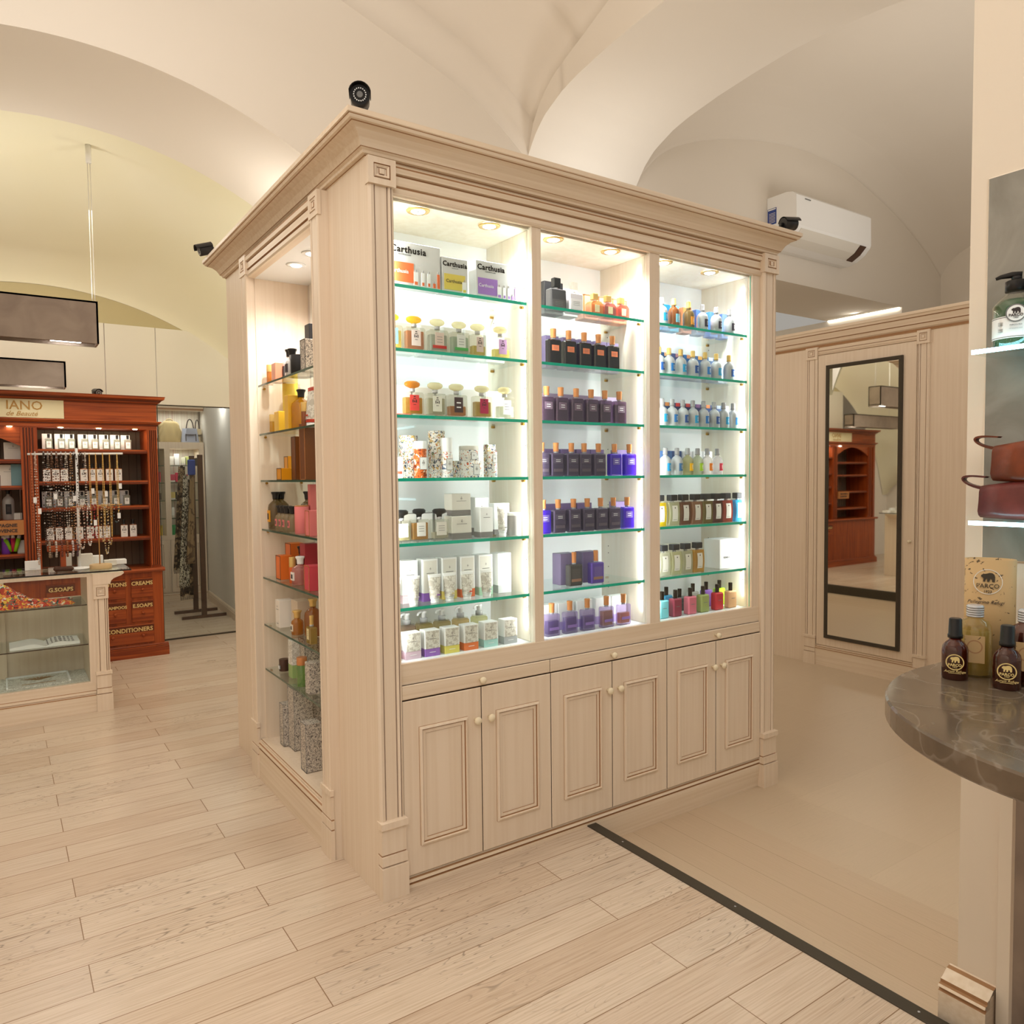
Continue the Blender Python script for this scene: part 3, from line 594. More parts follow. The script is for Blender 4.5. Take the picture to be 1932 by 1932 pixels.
def flask(w,d,h,glass,liq=None,lvl=.8,cap='stopper',capm='gold',label=None,mark=None,capH=.03,capW=None,sh=0,band=None,lab=(.5,.62,.28),neck=.008):
    def fn():
        out=[]; mb=MB(); c=.004
        if sh: # shaped shoulders
            pr=[(-w/2,0),(w/2,0),(w/2,h*.82),(w*.32,h),(-w*.32,h),(-w/2,h*.82)]
            mb.prism(pr,glass,-d/2,d/2,P=lambda u,q,t:(u,t,q))
        else: mb.box(-w/2,w/2,-d/2,d/2,0,h,glass,c)
        mb.lathe([(neck,h),(neck,h+.008)],'silver' if cap!='stopper' else glass,0,0,0,12)
        out.append(('bottle_body',mb,None,None))
        if liq:
            mb=MB(); e=.0045; mb.box(-w/2+e,w/2-e,-d/2+e,d/2-e,.007,max(.01,h*lvl),liq,.002); out.append(('perfume',mb,None,None))
        mb=MB(); z=h+.006
        if cap=='stopper':
            mb.lathe([(.005,0),(.006,.006),(.010,.008),(.018,.011),(.022,.017),(.021,.023),(.014,.028),(.006,.029),(.001,.029)],capm,0,0,z,16,1.2,.75)
            mb.lathe([(.0085,.0),(.0085,.010)],'silver' if capm!='gold' else 'gold',0,0,z-.004,12)
        elif cap=='cyl':
            q=(capW or .016)/2; mb.lathe([(q,0),(q*.92,.001),(q*.92,capH*.5),(q,capH),(q*.9,capH+.001)],capm,0,0,z,16)
        elif cap=='mush':
            mb.lathe([(.009,0),(.010,.008),(.012,.010),(.023,.014),(.024,.022),(.018,.027),(.001,.028)],capm,0,0,z,16,1,.7)
        else:
            q=(capW or .03)/2; mb.box(-q,q,-q*.7,q*.7,z,z+capH,capm,.002)
        out.append(('cap',mb,None,None))
        if label:
            mb=MB(); lw,lh=lab[0]*w/2,lab[1]*h/2; zc_=h*(lab[2]+lab[1]/2); mb.box(-lw,lw,-d/2-.0006,-d/2+.0002,zc_-lh,zc_+lh,label)
            if mark=='crest': emblem(mb,0,-d/2-.0006,zc_+lh*.1,lh*.75,'darkmark')
            elif mark=='lines':
                for k in range(3): mb.box(-lw*.6,lw*.6,-d/2-.0009,-d/2-.0006,zc_+lh*(.4-k*.35),zc_+lh*(.46-k*.35),'greymark')
            elif mark=='white':
                for k in range(2): mb.box(-lw*.5,lw*.5,-d/2-.0009,-d/2-.0006,zc_+lh*(.2-k*.6),zc_+lh*(.36-k*.6),'white')
            elif mark=='dot': mb.lathe([(lw*.2,0),(lw*.01,.0004)],'darkmark',0,-d/2-.0006,zc_+lh*.6,8,axis='y')
            out.append(('label',mb,None,None))
        if band:
            mb=MB(); z0=h*(.2 if label else .28); mb.box(-w*.36,w*.36,-d/2-.0012,-d/2-.0006,z0,z0+h*.13,band); out.append(('colour_band',mb,None,None))
        return out
    return fn
def cbox(w,d,h,mat,band=None,bh=.28,txt=None,tsize=.02,tz=.7,tm='greymark',crest=False,panelm=None,extra=None,line=None,edge=None):
    def fn():
        mb=MB(); mb.box(-w/2,w/2,-d/2,d/2,h*bh if band else 0,h,mat,.0012)
        if band: mb.box(-w/2,w/2,-d/2,d/2,0,h*bh,band,.0012)
        if panelm: mb.box(-w*.42,w*.42,-d/2-.0004,-d/2,h*(bh if band else .06),h*.96,panelm)
        if crest: emblem(mb,0,-d/2-.0005,h*.76,min(w,h)*.10,'darkmark'); mb.box(-w*.26,w*.26,-d/2-.0006,-d/2,h*.655,h*.67,'greymark')
        if line: mb.box(-w*.2,w*.2,-d/2-.0007,-d/2,h*bh*.5,h*bh*.56,line)
        if edge:
            e=.0028
            for (x0,x1,z0,z1) in((-w/2,w/2,h-e,h),(-w/2,w/2,0,e),(-w/2,-w/2+e,0,h),(w/2-e,w/2,0,h)): mb.box(x0,x1,-d/2-.0008,-d/2+.0003,z0,z1,edge)
            for (y0,y1,z0,z1) in((-d/2,d/2,h-e,h),(-d/2,d/2,0,e),(-d/2,-d/2+e,0,h),(d/2-e,d/2,0,h)): mb.box(-w/2-.0008,-w/2+.0003,y0,y1,z0,z1,edge)
        out=[('carton',mb,None,None)]
        if extra: out+=extra(w,d,h)
        if txt: out.append(T_(txt,tsize,tm,0,-d/2-.001,h*tz,bold=tsize*.01))
        return out
    return fn
def alu(labc,capm='gold',h=.078,r=.0225,body='alu',white=False,capH=.026):
    def fn():
        mb=MB(); pr=[(r*.9,0),(r,.002),(r,h*.66)]+[(r*math.cos(a)*.98+.0,h*.66+h*.30*math.sin(a)) for a in (.25,.5,.75,1.0,1.2)]+[(.008,h*.985),(.008,h+.004)]
        mb.lathe(pr,body,n=22); out=[('bottle_body',mb,None,None)]
        mb=MB(); mb.lathe([(.0098,0),(.0098,.004),(.0088,.005),(.0088,capH-.003),(.0075,capH)],capm,0,0,h,16); out.append(('cap',mb,None,None))
        mb=MB(); n=8; i=0
        for k in range(n):
            a0=-PI/2-.42+.95*k/n; a1=-PI/2-.42+.95*(k+1)/n; rr=r*1.012
            for z0,z1,mt in((h*.2,h*.58,labc),):
                mb.quad([(rr*math.cos(a0),rr*math.sin(a0),z0),(rr*math.cos(a1),rr*math.sin(a1),z0),(rr*math.cos(a1),rr*math.sin(a1),z1),(rr*math.cos(a0),rr*math.sin(a0),z1)],mt,True)
            if k in(4,5,6,7):
                for q in range(3):
                    rr=r*1.02; z0=h*(.46-q*.07); mb.quad([(rr*math.cos(a0),rr*math.sin(a0),z0),(rr*math.cos(a1),rr*math.sin(a1),z0),(rr*math.cos(a1),rr*math.sin(a1),z0+h*.025),(rr*math.cos(a0),rr*math.sin(a0),z0+h*.025)],'white',True)
        out.append(('label',mb,None,None)); return out
    return fn
def tubep(w,h,mat,bandc):
    def fn():
        mb=MB(); n=14; i=0
        rows=[(0.30*w,.30*w,0),(.30*w,.30*w,h*.13)]
        mb.lathe([(.27*w,0),(.28*w,.002),(.28*w,h*.12)],'white',0,0,0,16); out=[('cap',mb,None,None)]
        mb=MB(); sec=[(.30,.30,.12),(.34,.32,.2),(.42,.22,.6),(.48,.08,.9),(.5,.02,.97),(.5,.02,1)]
        for a,b,z in sec:
            for k in range(n):
                t=2*PI*k/n; mb.v.append((a*w*math.cos(t),b*w*math.sin(t),z*h))
        for j in range(len(sec)-1):
            for k in range(n): q=j*n+k;e=j*n+(k+1)%n; mb.f.append((q,e,e+n,q+n)); mb.m.append(mb.mi('lace' if j in(1,2) else mat)); mb.sm.append(True)
        mb.f.append(tuple(k+(len(sec)-1)*n for k in range(n))); mb.m.append(mb.mi(mat)); mb.sm.append(False); out.append(('tube_body',mb,None,None))
        mb=MB(); mb.box(.02*w,.26*w,-.335*w,-.30*w,h*.27,h*.31,bandc); mb.box(-.22*w,.22*w,-.325*w,-.30*w,h*.18,h*.19,'greymark'); emblem(mb,0,-.25*w,h*.74,w*.08); out.append(('label',mb,None,None)); return out
    return fn
def pump(w,d,h,liqc):
    def fn():
        mb=MB(); mb.box(-w/2,w/2,-d/2,d/2,0,h,gm('gl',liqc,.3),.005); mb.box(-w*.42,w*.42,-d*.42,d*.42,h-.0,h+.006,'clear',.002); out=[('bottle_body',mb,None,None)]
        mb=MB(); mb.lathe([(.014,0),(.014,.016),(.012,.017)],'silver',0,0,h+.004,16); out.append(('collar',mb,None,None))
        mb=MB(); mb.lathe([(.009,.0),(.009,.016),(.011,.017),(.011,.024),(.004,.026)],'white',0,0,h+.02,14); mb.tube([(0,0,h+.042),(-.016,-.008,h+.044),(-.030,-.015,h+.040),(-.033,-.0165,h+.033)],[.0055,.0045,.0038,.0035],'white',8); out.append(('pump_head',mb,None,None)); return out
    return fn
def cyl(r,h,mat,top=None,lab=None,toph=.0,topm='white',syy=1):
    def fn():
        mb=MB(); mb.lathe([(r*.97,0),(r,.001),(r,h-.001),(r*.97,h)],mat,0,0,0,24,1,syy); out=[('tube_body',mb,None,None)]
        if toph: mb=MB(); mb.lathe([(r*1.0,0),(r*1.01,.001),(r*.99,toph-.001),(r*.95,toph)],topm,0,0,h,24,1,syy); out.append(('lid',mb,None,None))
        if lab:
            lw,z0,z1=lab; mb=MB(); mb.box(-lw,lw,-r*syy*1.02-.0008,-r*syy*.9,z0,z1,'greymark'); mb.box(-lw+.0012,lw-.0012,-r*syy*1.02-.0012,-r*syy*.9,z0+.0012,z1-.0012,'white'); emblem(mb,0,-r*syy*1.02-.0014,(z0+z1)/2,(z1-z0)*.25); out.append(('label',mb,None,None))
        return out
    return fn
def curved(c,liq=1,capc=(44,46,50)):
    def fn():
        mb=MB(); n=8; w,d,h=.05,.028,.088; g=gm('gl',c,.5)
        for j in range(n+1):
            z=h*j/n; q=w/2*(1-.10*math.sin(PI*j/n))+.002; off=.006*math.sin(PI*j/n)-.003
            mb.v+=[(-q+off,-d/2,z),(q+off,-d/2,z),(q+off,d/2,z),(-q+off,d/2,z)]
        for j in range(n):
            for k in range(4): a=j*4+k;b=j*4+(k+1)%4; mb.f.append((a,b,b+4,a+4)); mb.m.append(mb.mi(g)); mb.sm.append(k in(1,3))
        mb.f.append((0,3,2,1)); mb.f.append(tuple(n*4+k for k in range(4))); mb.m+=[0,0]; mb.sm+=[False,False]; mb.lathe([(.007,h),(.007,h+.006)],'silver',0,0,0,12)
        out=[('bottle_body',mb,None,None)]
        mb=MB(); mb.box(-.018,.018,-.013,.013,h+.006,h+.029,cm(capc,.3),.002); out.append(('cap',mb,None,None))
        mb=MB()
        for j in range(6):
            z0=h*(.18+.68*j/6); z1=h*(.18+.68*(j+1)/6); o0=.006*math.sin(PI*z0/h)-.003; o1=.006*math.sin(PI*z1/h)-.003
            mb.quad([(-.0145+o0,-d/2-.0007,z0),(.0145+o0,-d/2-.0007,z0),(.0145+o1,-d/2-.0007,z1),(-.0145+o1,-d/2-.0007,z1)],'offwhite')
        mb.lathe([(.003,0),(.0001,.0003)],'darkmark',.002,-d/2-.0008,h*.76,8,axis='y'); mb.box(-.008,.01,-d/2-.001,-d/2-.0007,h*.24,h*.255,'greymark'); out.append(('label',mb,None,None)); return out
    return fn
def square(c,capc=(70,62,58),h=.075,w=.052,clear=False):
    def fn():
        mb=MB(); mb.box(-w/2,w/2,-.016,.016,0,h,cm(c,.25),.005); mb.box(-w*.2,w*.2,-.0164,-.016,h*.55,h*.58,'greymark'); out=[('bottle_body',mb,None,None)]
        mb=MB(); mb.lathe([(.0085,0),(.0085,.002),(.0088,.034),(.007,.035)],cm(capc,.2,1),0,0,h,14); out.append(('cap',mb,None,None)); return out
    return fn
ORD=['leftmost','second from left','third from left','fourth from left','fifth from left','sixth from left','seventh from left','eighth from left','ninth from left','tenth from left']
SHN=['top shelf','second shelf','third shelf','fourth shelf','fifth shelf','sixth shelf','bottom shelf']
ZS=[2.12,1.90,1.67,1.448,1.218,.99,.797]; BN=['left bay','middle bay','right bay']
def row(bay,sh,y,items,group=None,place_words=None):
    z=ZS[sh]; n=len(items); xs=[sx(q[0],y,z+.05) for q in items]; gap=min([b-a for a,b in zip(xs,xs[1:])] or [1])
    for i,(u,nm,key,fn,desc,cat) in enumerate(items):
        x=xs[i]; g=group
        pw='' if n==1 else ', '+(ORD[i] if i<n-1 else 'rightmost')
        o=place(nm,key,fn,(x,y,z),f"{desc}{pw}, {SHN[sh]}, {BN[bay]}",cat,g)
        wd=max([max(v.co.x for v in me.vertices)-min(v.co.x for v in me.vertices) for _,me,_,_ in proto(key,fn)][:1])
        o.scale=(min(GROW,gap*.97/wd),1.0 if 'carton' in nm else min(GROW,gap/wd*1.05),GROW)
# ---- left bay
GROW=1.0
def kit(c,n,tx):
    def ex(w,d,h):
        mb=MB(); x0=-w*.46 if n!=2 else -w*.42; pw=w*(.46 if n!=2 else .82); mb.box(x0,x0+pw,-d/2-.001,-d/2,h*.1,h*.54,cm(c,.6)); o=[('pouch_picture',mb,None,None)]
        mb=MB(); xs={1:(.04,.17,.28,.38,.46),2:(.36,),3:(.04,.16,.27,.36,.44)}[n]
        for k,f in enumerate(xs):
            q=w*f; ww=.009 if k==0 else (.006 if k<3 else .005); hh=h*(.3 if k<3 else (.1 if k==3 else .32)); mb.box(q-ww,q+ww,-d/2-.0018,-d/2,h*.06,h*.06+hh,'white' if k<3 else cm(c,.6)); mb.box(q-ww*.7,q+ww*.7,-d/2-.002,-d/2,h*.07,h*.07+hh*.25,cm(c,.6)); mb.box(q-.002,q+.002,-d/2-.0018,-d/2,h*.06+hh,h*.06+hh+.008,'silver')
        o.append(('product_picture',mb,None,None))
        o.append(T_('Carthusia',w*.15 if n!=2 else w*.22,'ink',-w*.09 if n==1 else -w*.15 if n!=2 else 0,-d/2-.001,h*.76,bold=.0007,sp=1.1))
        o.append(T_('Carthusia',w*.09 if n!=2 else w*.16,'white' if n!=2 else 'darkmark',-w*.27 if n!=2 else -.005,-d/2-.0014,h*.3))
        o.append(T_('I PROFUMI DI CAPRI',w*.028,'greymark',-w*.17 if n!=2 else 0,-d/2-.001,h*.7))
        return o
    return ex
OR=(228,112,62); YE=(222,200,92); PU=(160,120,196)
x=sx(782,.055,2.17); place('gift_box','kit1',cbox(.215,.05,.155,cm((212,212,210)),extra=kit(OR,1,0)),(x-.004,.078,2.12),'white gift box with an orange pouch picture on the top shelf','box','gift boxes with pouch pictures')
x=sx(858,.055,2.17); place('gift_box','kit2',cbox(.108,.05,.128,cm((212,212,210)),extra=kit(YE,2,0)),(x,.078,2.12),'smaller white gift box with a yellow pouch picture, top shelf','box','gift boxes with pouch pictures')
x=sx(938,.055,2.17); place('gift_box','kit3',cbox(.19,.055,.138,cm((212,212,210)),extra=kit(PU,3,0)),(x,.08,2.12),'white gift box with a lilac pouch picture on the top shelf','box','gift boxes with pouch pictures')
GROW=1.17
def cart(u,liqc,lvl,labc,mark,desc,capm=None,band=None,w=.068):
    key='cart%s'%str((liqc,lvl,labc,mark,capm,band,w)); return (u,'perfume_bottle',key,flask(w,.03,.072,'clear',gm('lq',liqc,.6) if lvl else None,lvl,'stopper',gm('st',capm or (238,228,190),.5),cm(labc,.6) if labc else None,mark,band=cm(band,.6) if band else None,lab=(.46,.66,.22)),desc,'perfume bottle')
g='square perfume bottles of the left bay'
row(0,1,.075,[cart(738,(240,214,60),.8,(90,190,210),'lines','yellow perfume bottle half hidden by the pilaster',(250,220,40)),cart(781,(214,130,50),.85,(226,206,196),'crest','amber perfume bottle with yellow stopper',(240,196,30)),
 cart(825,(214,220,210),.8,(214,190,176),'lines','clear perfume bottle with red band',None,(190,50,44)),cart(866,(206,222,206),.8,(222,220,212),'lines','clear perfume bottle with green band',None,(70,160,80)),
 cart(901,(232,214,120),.5,(210,186,176),'crest','small half full perfume bottle',None,None,.056),cart(944,(236,226,140),.45,(190,150,190),'crest','perfume bottle with mauve label')],g)
row(0,2,.075,[cart(778,(226,176,70),.78,(214,72,64),'crest','amber perfume bottle with red label',(222,150,40)),cart(821,(224,220,196),.8,(226,222,206),'crest','clear perfume bottle with dark crest'),cart(861,(224,150,80),.5,(74,56,60),'white','perfume bottle with dark plum label'),
 cart(909,(222,190,90),.75,(178,48,84),'crest','golden perfume bottle with crimson label'),cart(952,(236,238,226),.6,(240,240,236),'lines','pale perfume bottle with white label')],g)
wb=lambda w,h,d=.05,**k:cbox(w,d,h,'white',**k)
row(0,1,.17,[(758,'carton','wb1',wb(.075,.10,panelm='offwhite'),'white perfume carton behind the bottles','carton'),(806,'carton','wb1',wb(.075,.10),'white perfume carton behind the bottles','carton'),(848,'carton','wb1',wb(.075,.10),'white perfume carton behind the bottles','carton'),(888,'carton','wb1',wb(.075,.10),'white perfume carton behind the bottles','carton'),(928,'carton','wb1',wb(.075,.10),'white perfume carton behind the bottles','carton')],'white cartons behind the perfume bottles')
row(0,2,.17,[(750,'carton','wb2',wb(.075,.10,band=cm((214,90,80)),bh=.12),'white carton with red foot','carton'),(795,'carton','wb1',wb(.075,.10),'plain white carton','carton'),(838,'carton','wb3',wb(.075,.10,band=cm((230,130,70)),bh=.1),'white carton with orange foot','carton'),(884,'carton','wb4',wb(.075,.10,band=cm((180,50,90)),bh=.1),'white carton with crimson foot','carton'),(928,'carton','wb1',wb(.075,.10),'plain white carton','carton')],'white cartons behind the perfume bottles')
# fourth shelf
Z=ZS[3]
def put(bay,sh,u,y,nm,key,fn,label,cat,g=None,dz=0): place(nm,key,fn,(sx(u,y,ZS[sh]+dz+.05),y,ZS[sh]+dz),label,cat,g)
GROW=1.0; g='floral patterned home scents'
put(0,3,744,.07,'perfume_bottle','fl0',flask(.06,.03,.075,'white',None,0,'stopper','clear',cm((240,236,230)),'crest',band=cm((200,70,50))),'white bottle with red flowers half hidden by the pilaster, fourth shelf','bottle',g)
put(0,3,771,.14,'canister','fl1',cyl(.034,.155,'floral'),'tall floral canister behind the orange bottle, fourth shelf','canister',g)
put(0,3,793,.085,'room_spray','fl2',cyl(.0235,.105,spots('floral_o',(196,96,44),[(120,50,30),(240,220,200),(220,150,80)],70,th=.55) and 'floral_o',lab=(.014,.03,.075),toph=.028),'orange floral bottle with white cap, fourth shelf, left bay','bottle',g)
put(0,3,824,.14,'canister','fl3',cyl(.032,.175,'floral'),'tallest floral canister behind the white spray, fourth shelf','canister',g)
put(0,3,843,.085,'spray_bottle','fl4',cyl(.021,.095,'floral_w',lab=(.013,.028,.070),toph=.052),'white floral spray bottle with tall cap, fourth shelf','bottle',g)
put(0,3,888,.11,'scented_candle','fl5',cyl(.042,.062,'floral_w',lab=(.013,.01,.05)),'lower floral candle drum of the stack of two, fourth shelf','candle',g)
put(0,3,868,.16,'carton','fl5b',cbox(.05,.05,.064,'floral',band='offwhite',bh=.02),'floral carton behind the candle stack, fourth shelf','carton',g)
put(0,3,884,.12,'scented_candle','fl6',cyl(.037,.042,'floral_w',lab=(.011,.006,.034),toph=.016,topm='offwhite'),'upper floral candle with grey lid on the stack, fourth shelf','candle',g,dz=.062)
put(0,3,924,.14,'carton','fl7b',cbox(.038,.03,.128,'floral',band='offwhite',bh=.02),'slim floral carton behind the diffuser, fourth shelf','carton',g)
put(0,3,929,.09,'diffuser_bottle','fl7',cyl(.0185,.10,'floral_w',lab=(.010,.055,.085)),'slim white floral diffuser bottle, rightmost on the fourth shelf','bottle',g)
# fifth shelf
GROW=1.15
row(0,4,.075,[(757,'perfume_bottle','bk1',flask(.06,.03,.068,'clear',gm('lq',(238,226,180),.5),.75,'mush','black',cm((240,238,230)),'lines',lab=(.55,.62,.25)),'pale bottle with black mushroom cap','perfume bottle'),(791,'perfume_bottle','bk2',flask(.066,.03,.07,'clear',gm('lq',(220,160,40),.6),.85,'mush','black',cm((222,218,210)),'lines',lab=(.5,.62,.25)),'amber bottle with black mushroom cap','perfume bottle'),(829,'perfume_bottle','bk3',flask(.06,.03,.068,'clear',gm('lq',(226,220,200),.5),.4,'mush','black',cm((222,216,206)),'lines',lab=(.6,.62,.25)),'grey labelled bottle with black mushroom cap','perfume bottle')],'bottles with black mushroom caps')
row(0,4,.16,[(766,'carton','wb5',wb(.065,.088,edge='greymark'),'white carton behind black capped bottles','carton'),(797,'carton','wb5',wb(.065,.088,edge='greymark'),'white carton behind black capped bottles','carton'),(828,'carton','wb5',wb(.065,.088,edge='greymark'),'white carton behind black capped bottles','carton')],'white cartons behind the perfume bottles')
GROW=1.0; GR=cm((128,124,122),.6)
put(0,4,864,.10,'candle_box','gb1',cbox(.085,.06,.085,'offwhite',band=GR,bh=.26,crest=True),'lower grey and white candle box of a stack, fifth shelf','box')
put(0,4,863,.125,'candle_box','gb2',cbox(.082,.06,.082,'offwhite',band=GR,bh=.24,crest=True),'upper grey and white candle box stacked on another, fifth shelf','box',dz=.087)
put(0,4,903,.19,'carton','gb3',cbox(.062,.05,.150,'white',band=GR,bh=.2,crest=True),'tallest white carton at the back of the fifth shelf','carton')
put(0,4,912,.09,'carton','gb4',cbox(.056,.05,.115,'white',band=GR,bh=.18,crest=True),'tall white carton with grey foot, right of the candle boxes','carton')
put(0,4,942,.18,'carton','gb5',cbox(.075,.04,.125,'white',band=GR,bh=.16),'wide white carton behind the sachet, fifth shelf','carton')
put(0,4,948,.08,'sachet_tube','gb6',tubep(.05,.118,'white','greymark'),'leaning white sachet tube before a carton, fifth shelf','tube')
put(0,4,970,.085,'scented_candle','gb7',cyl(.028,.078,cm((150,146,142)),lab=None,toph=.012),'grey candle jar with white lion print, rightmost on the fifth shelf','candle')
# sixth shelf
GROW=1.05
cs=[((214,186,194),'dusty pink'),((140,96,178),'purple'),((226,206,110),'pale yellow'),((220,110,66),'orange'),((160,198,170),'sage green'),((160,162,160),'grey')]
row(0,5,.13,[(u,'carton','tc%d'%i,cbox(.06,.055,.15,'white',band=cm(cs[i][0]),bh=.2,crest=True,panelm='offwhite'),f'tall white carton with {cs[i][1]} foot','carton') for i,u in enumerate((768,806,842,876,910,945))],'tall cartons of body lotion')
row(0,5,.065,[(u,'cream_tube','ct%d'%i,tubep(.052,.10,'white',cm(c)),f'white hand cream tube, {n} patch','tube') for i,(u,c,n) in enumerate(((744,(214,80,70),'red'),(780,(190,180,190),'grey mauve'),(820,(150,90,190),'violet'),(848,(222,206,150),'sand'),(881,(206,80,56),'red orange'),(918,(170,190,196),'pale blue')))],'white hand cream tubes')
cs2=[((222,90,66),'red'),((216,190,206),'pale mauve'),((150,104,190),'violet'),((226,214,104),'yellow'),((232,122,64),'orange'),((170,218,212),'mint'),((176,180,182),'grey')]
row(0,6,.072,[(u,'soap_carton','sc%d'%i,cbox(.06,.042,.092,'white',band=cm(cs2[i][0]),bh=.3,panelm='lace',crest=True,line='white'),f'white lace soap carton with {cs2[i][1]} foot','carton') for i,u in enumerate((735,775,811,848,884,921,958))],'soap cartons with coloured feet')
row(0,6,.17,[(u,'soap_dispenser','pd%d'%i,pump(.058,.04,.095,c),f'liquid soap pump bottle with {n} soap','bottle') for i,(u,c,n) in enumerate(((768,(224,196,170),'peach'),(800,(226,206,140),'golden'),(834,(222,206,150),'honey'),(869,(226,200,140),'amber'),(904,(224,222,170),'straw')))],'soap pump bottles behind the cartons')
# ---- middle bay
GROW=1.15
put(1,0,1037,.17,'carton','mb1',cbox(.085,.05,.115,'blackm'),'matte black carton at the left of the top shelf, middle bay','carton')
put(1,0,1049,.09,'perfume_bottle','mb2',flask(.07,.035,.075,cm((66,64,66),.3),None,0,'block','black',cm((84,80,80)),'lines',capH=.034,capW=.03,lab=(.8,.4,.1)),'black square perfume bottle before the black carton, top shelf','perfume bottle')
put(1,0,1069,.17,'carton','mb3',cbox(.065,.05,.098,'white'),'white carton beside the black one, top shelf, middle bay','carton')
put(1,0,1082,.09,'perfume_bottle','mb4',flask(.064,.035,.070,cm((226,216,220),.25),None,0,'block','clear',cm((236,228,230)),'lines',capH=.034,capW=.026,lab=(.8,.5,.2)),'pale white square perfume bottle, top shelf, middle bay','perfume bottle')
for i,(u,c) in enumerate(((1108,(226,160,130)),(1135,(200,130,130)),(1160,(232,150,120)))): put(1,0,u,.17,'carton','mc%d'%i,cbox(.075,.05,.09,cm(c),edge='copper'),['peach carton behind the first round bottle','rose carton behind the second round bottle','coral carton behind the third round bottle'][i]+', top shelf','carton','peach cartons behind the round bottles')
for i,(u,c,dsc) in enumerate(((1121,(232,180,120),'amber'),(1146,(206,150,140),'rose'),(1171,(226,140,120),'coral'))):
    put(1,0,u,.085,'perfume_bottle','mr%d'%i,flask(.055,.035,.052,gm('gl',c,.5),gm('lq',c,.7),.8,'block','gold',cm((240,226,180)),None,capH=.024,capW=.026,sh=1,lab=(.4,.5,.25)),f'{dsc} perfume bottle with square gold cap, top shelf, middle bay','perfume bottle','gold capped peach bottles')
BLK=gm('gl',(40,34,38),.8,(90,80,84)); LIL=cm((112,98,134),.4)
row(1,1,.08,[(u,'perfume_bottle','mk',flask(.056,.026,.088,BLK,None,0,'cyl','copper',cm((230,130,90)),'lines',capH=.031,capW=.022,lab=(.55,.22,.55)),'black bottle with orange label and copper cap','perfume bottle') for u in (1044,1073,1102,1129,1155)],'black bottles with copper caps')
row(1,1,.17,[(u,'carton','ml',cbox(.085,.045,.115,LIL),'dark mauve carton behind black bottles','carton') for u in (1036,1068,1098,1127,1150)],'mauve cartons of the middle bay')
PL=gm('gl',(120,92,116),.45,(200,180,206)); PLL=gm('lq',(110,76,104),.6)
row(1,2,.08,[(u,'perfume_bottle','mp',flask(.057,.026,.086,PL,PLL,.85,'cyl','copper',cm((112,92,108)),'white',capH=.030,capW=.022,lab=(.6,.3,.5)),'smoky plum bottle with copper cap','perfume bottle') for u in (1031,1058,1087,1115,1141,1168)],'smoky plum bottles with copper caps')
row(1,2,.17,[(u,'carton','mm',cbox(.082,.045,.108,cm((150,134,160),.35)),'mauve carton behind plum bottles','carton') for u in (1036,1064,1092,1120,1147)],'mauve cartons of the middle bay')
DK=cm((74,64,84),.25); DKL=cm((84,74,92),.3); VI=gm('gl',(84,40,210),.75,(120,80,240))
def mol(u,vi=False,vi_desc='vivid violet bottle with copper cap'):
    if vi: return (u,'perfume_bottle','mv',flask(.056,.026,.082,VI,gm('lq',(60,20,170),.8),.9,'cyl','copper',cm((96,80,150)),'white',capH=.030,capW=.021,lab=(.6,.3,.5)),vi_desc,'perfume bottle')
    return (u,'perfume_bottle','md',flask(.056,.026,.082,DK,None,0,'cyl','copper',DKL,'white',capH=.030,capW=.021,lab=(.72,.24,.56),band=cm((96,84,96))),'dark slate bottle with copper cap','perfume bottle')
row(1,3,.07,[mol(1022),mol(1049),mol(1078),mol(1102),mol(1129),mol(1159,1),mol(1187,1)],'slate and violet copper capped bottles')
row(1,3,.16,[(u,'carton','mm2',cbox(.085,.045,.10,cm((116,98,140),.4)),'purple carton behind slate bottles','carton') for u in (1036,1066,1095,1121,1170)],'mauve cartons of the middle bay')
row(1,4,.07,[mol(1025,1),mol(1053),mol(1082),mol(1108),mol(1133),mol(1157),mol(1183,1)],'slate and violet copper capped bottles')
row(1,4,.16,[(u,'carton','mm2',cbox(.085,.045,.10,cm((116,98,140),.4)),'purple carton behind slate bottles','carton') for u in (1038,1067,1097,1168)],'mauve cartons of the middle bay')
put(1,5,1083,.085,'perfume_bottle','m6a',flask(.062,.028,.078,cm((72,68,66),.3),None,0,'cyl','copper',cm((84,78,76)),None,capH=.038,capW=.018,lab=(.6,.5,.3),band=cm((150,110,90))),'charcoal bottle with copper flower print, sixth shelf, middle bay','perfume bottle')
put(1,5,1065,.15,'carton','m6b',cbox(.075,.05,.115,cm((112,100,128),.4)),'grey violet carton behind the charcoal bottle, sixth shelf','carton')
put(1,5,1124,.085,'perfume_bottle','m6c',flask(.062,.028,.078,cm((92,70,150),.3),None,0,'cyl','copper',cm((104,84,146)),None,capH=.038,capW=.018,lab=(.6,.5,.3),band=cm((150,110,90))),'purple bottle with copper flower print, sixth shelf, middle bay','perfume bottle')
put(1,5,1107,.15,'carton','m6d',cbox(.075,.05,.115,cm((106,92,126),.4)),'grey violet carton behind the purple bottle, sixth shelf','carton')
cl=lambda i,l,lv:(lambda:flask(.058,.028,.078,gm('gl',(206,190,228),.2),gm('lq',l,.55),lv,'cyl','copper',None,None,capH=.032,capW=.021,band=cm((140,110,180))))()
row(1,6,.07,[(u,'perfume_bottle','m7%d'%i,cl(i,l,lv),f'clear lilac bottle with {n} perfume','perfume bottle') for i,(u,l,lv,n) in enumerate(((1041,(120,84,180),.7,'violet'),(1075,(128,96,190),.75,'lilac'),(1108,(134,104,190),.7,'mauve'),(1144,(222,170,110),.8,'golden'),(1176,(226,150,80),.6,'orange')))],'clear lilac bottles of the bottom shelf')
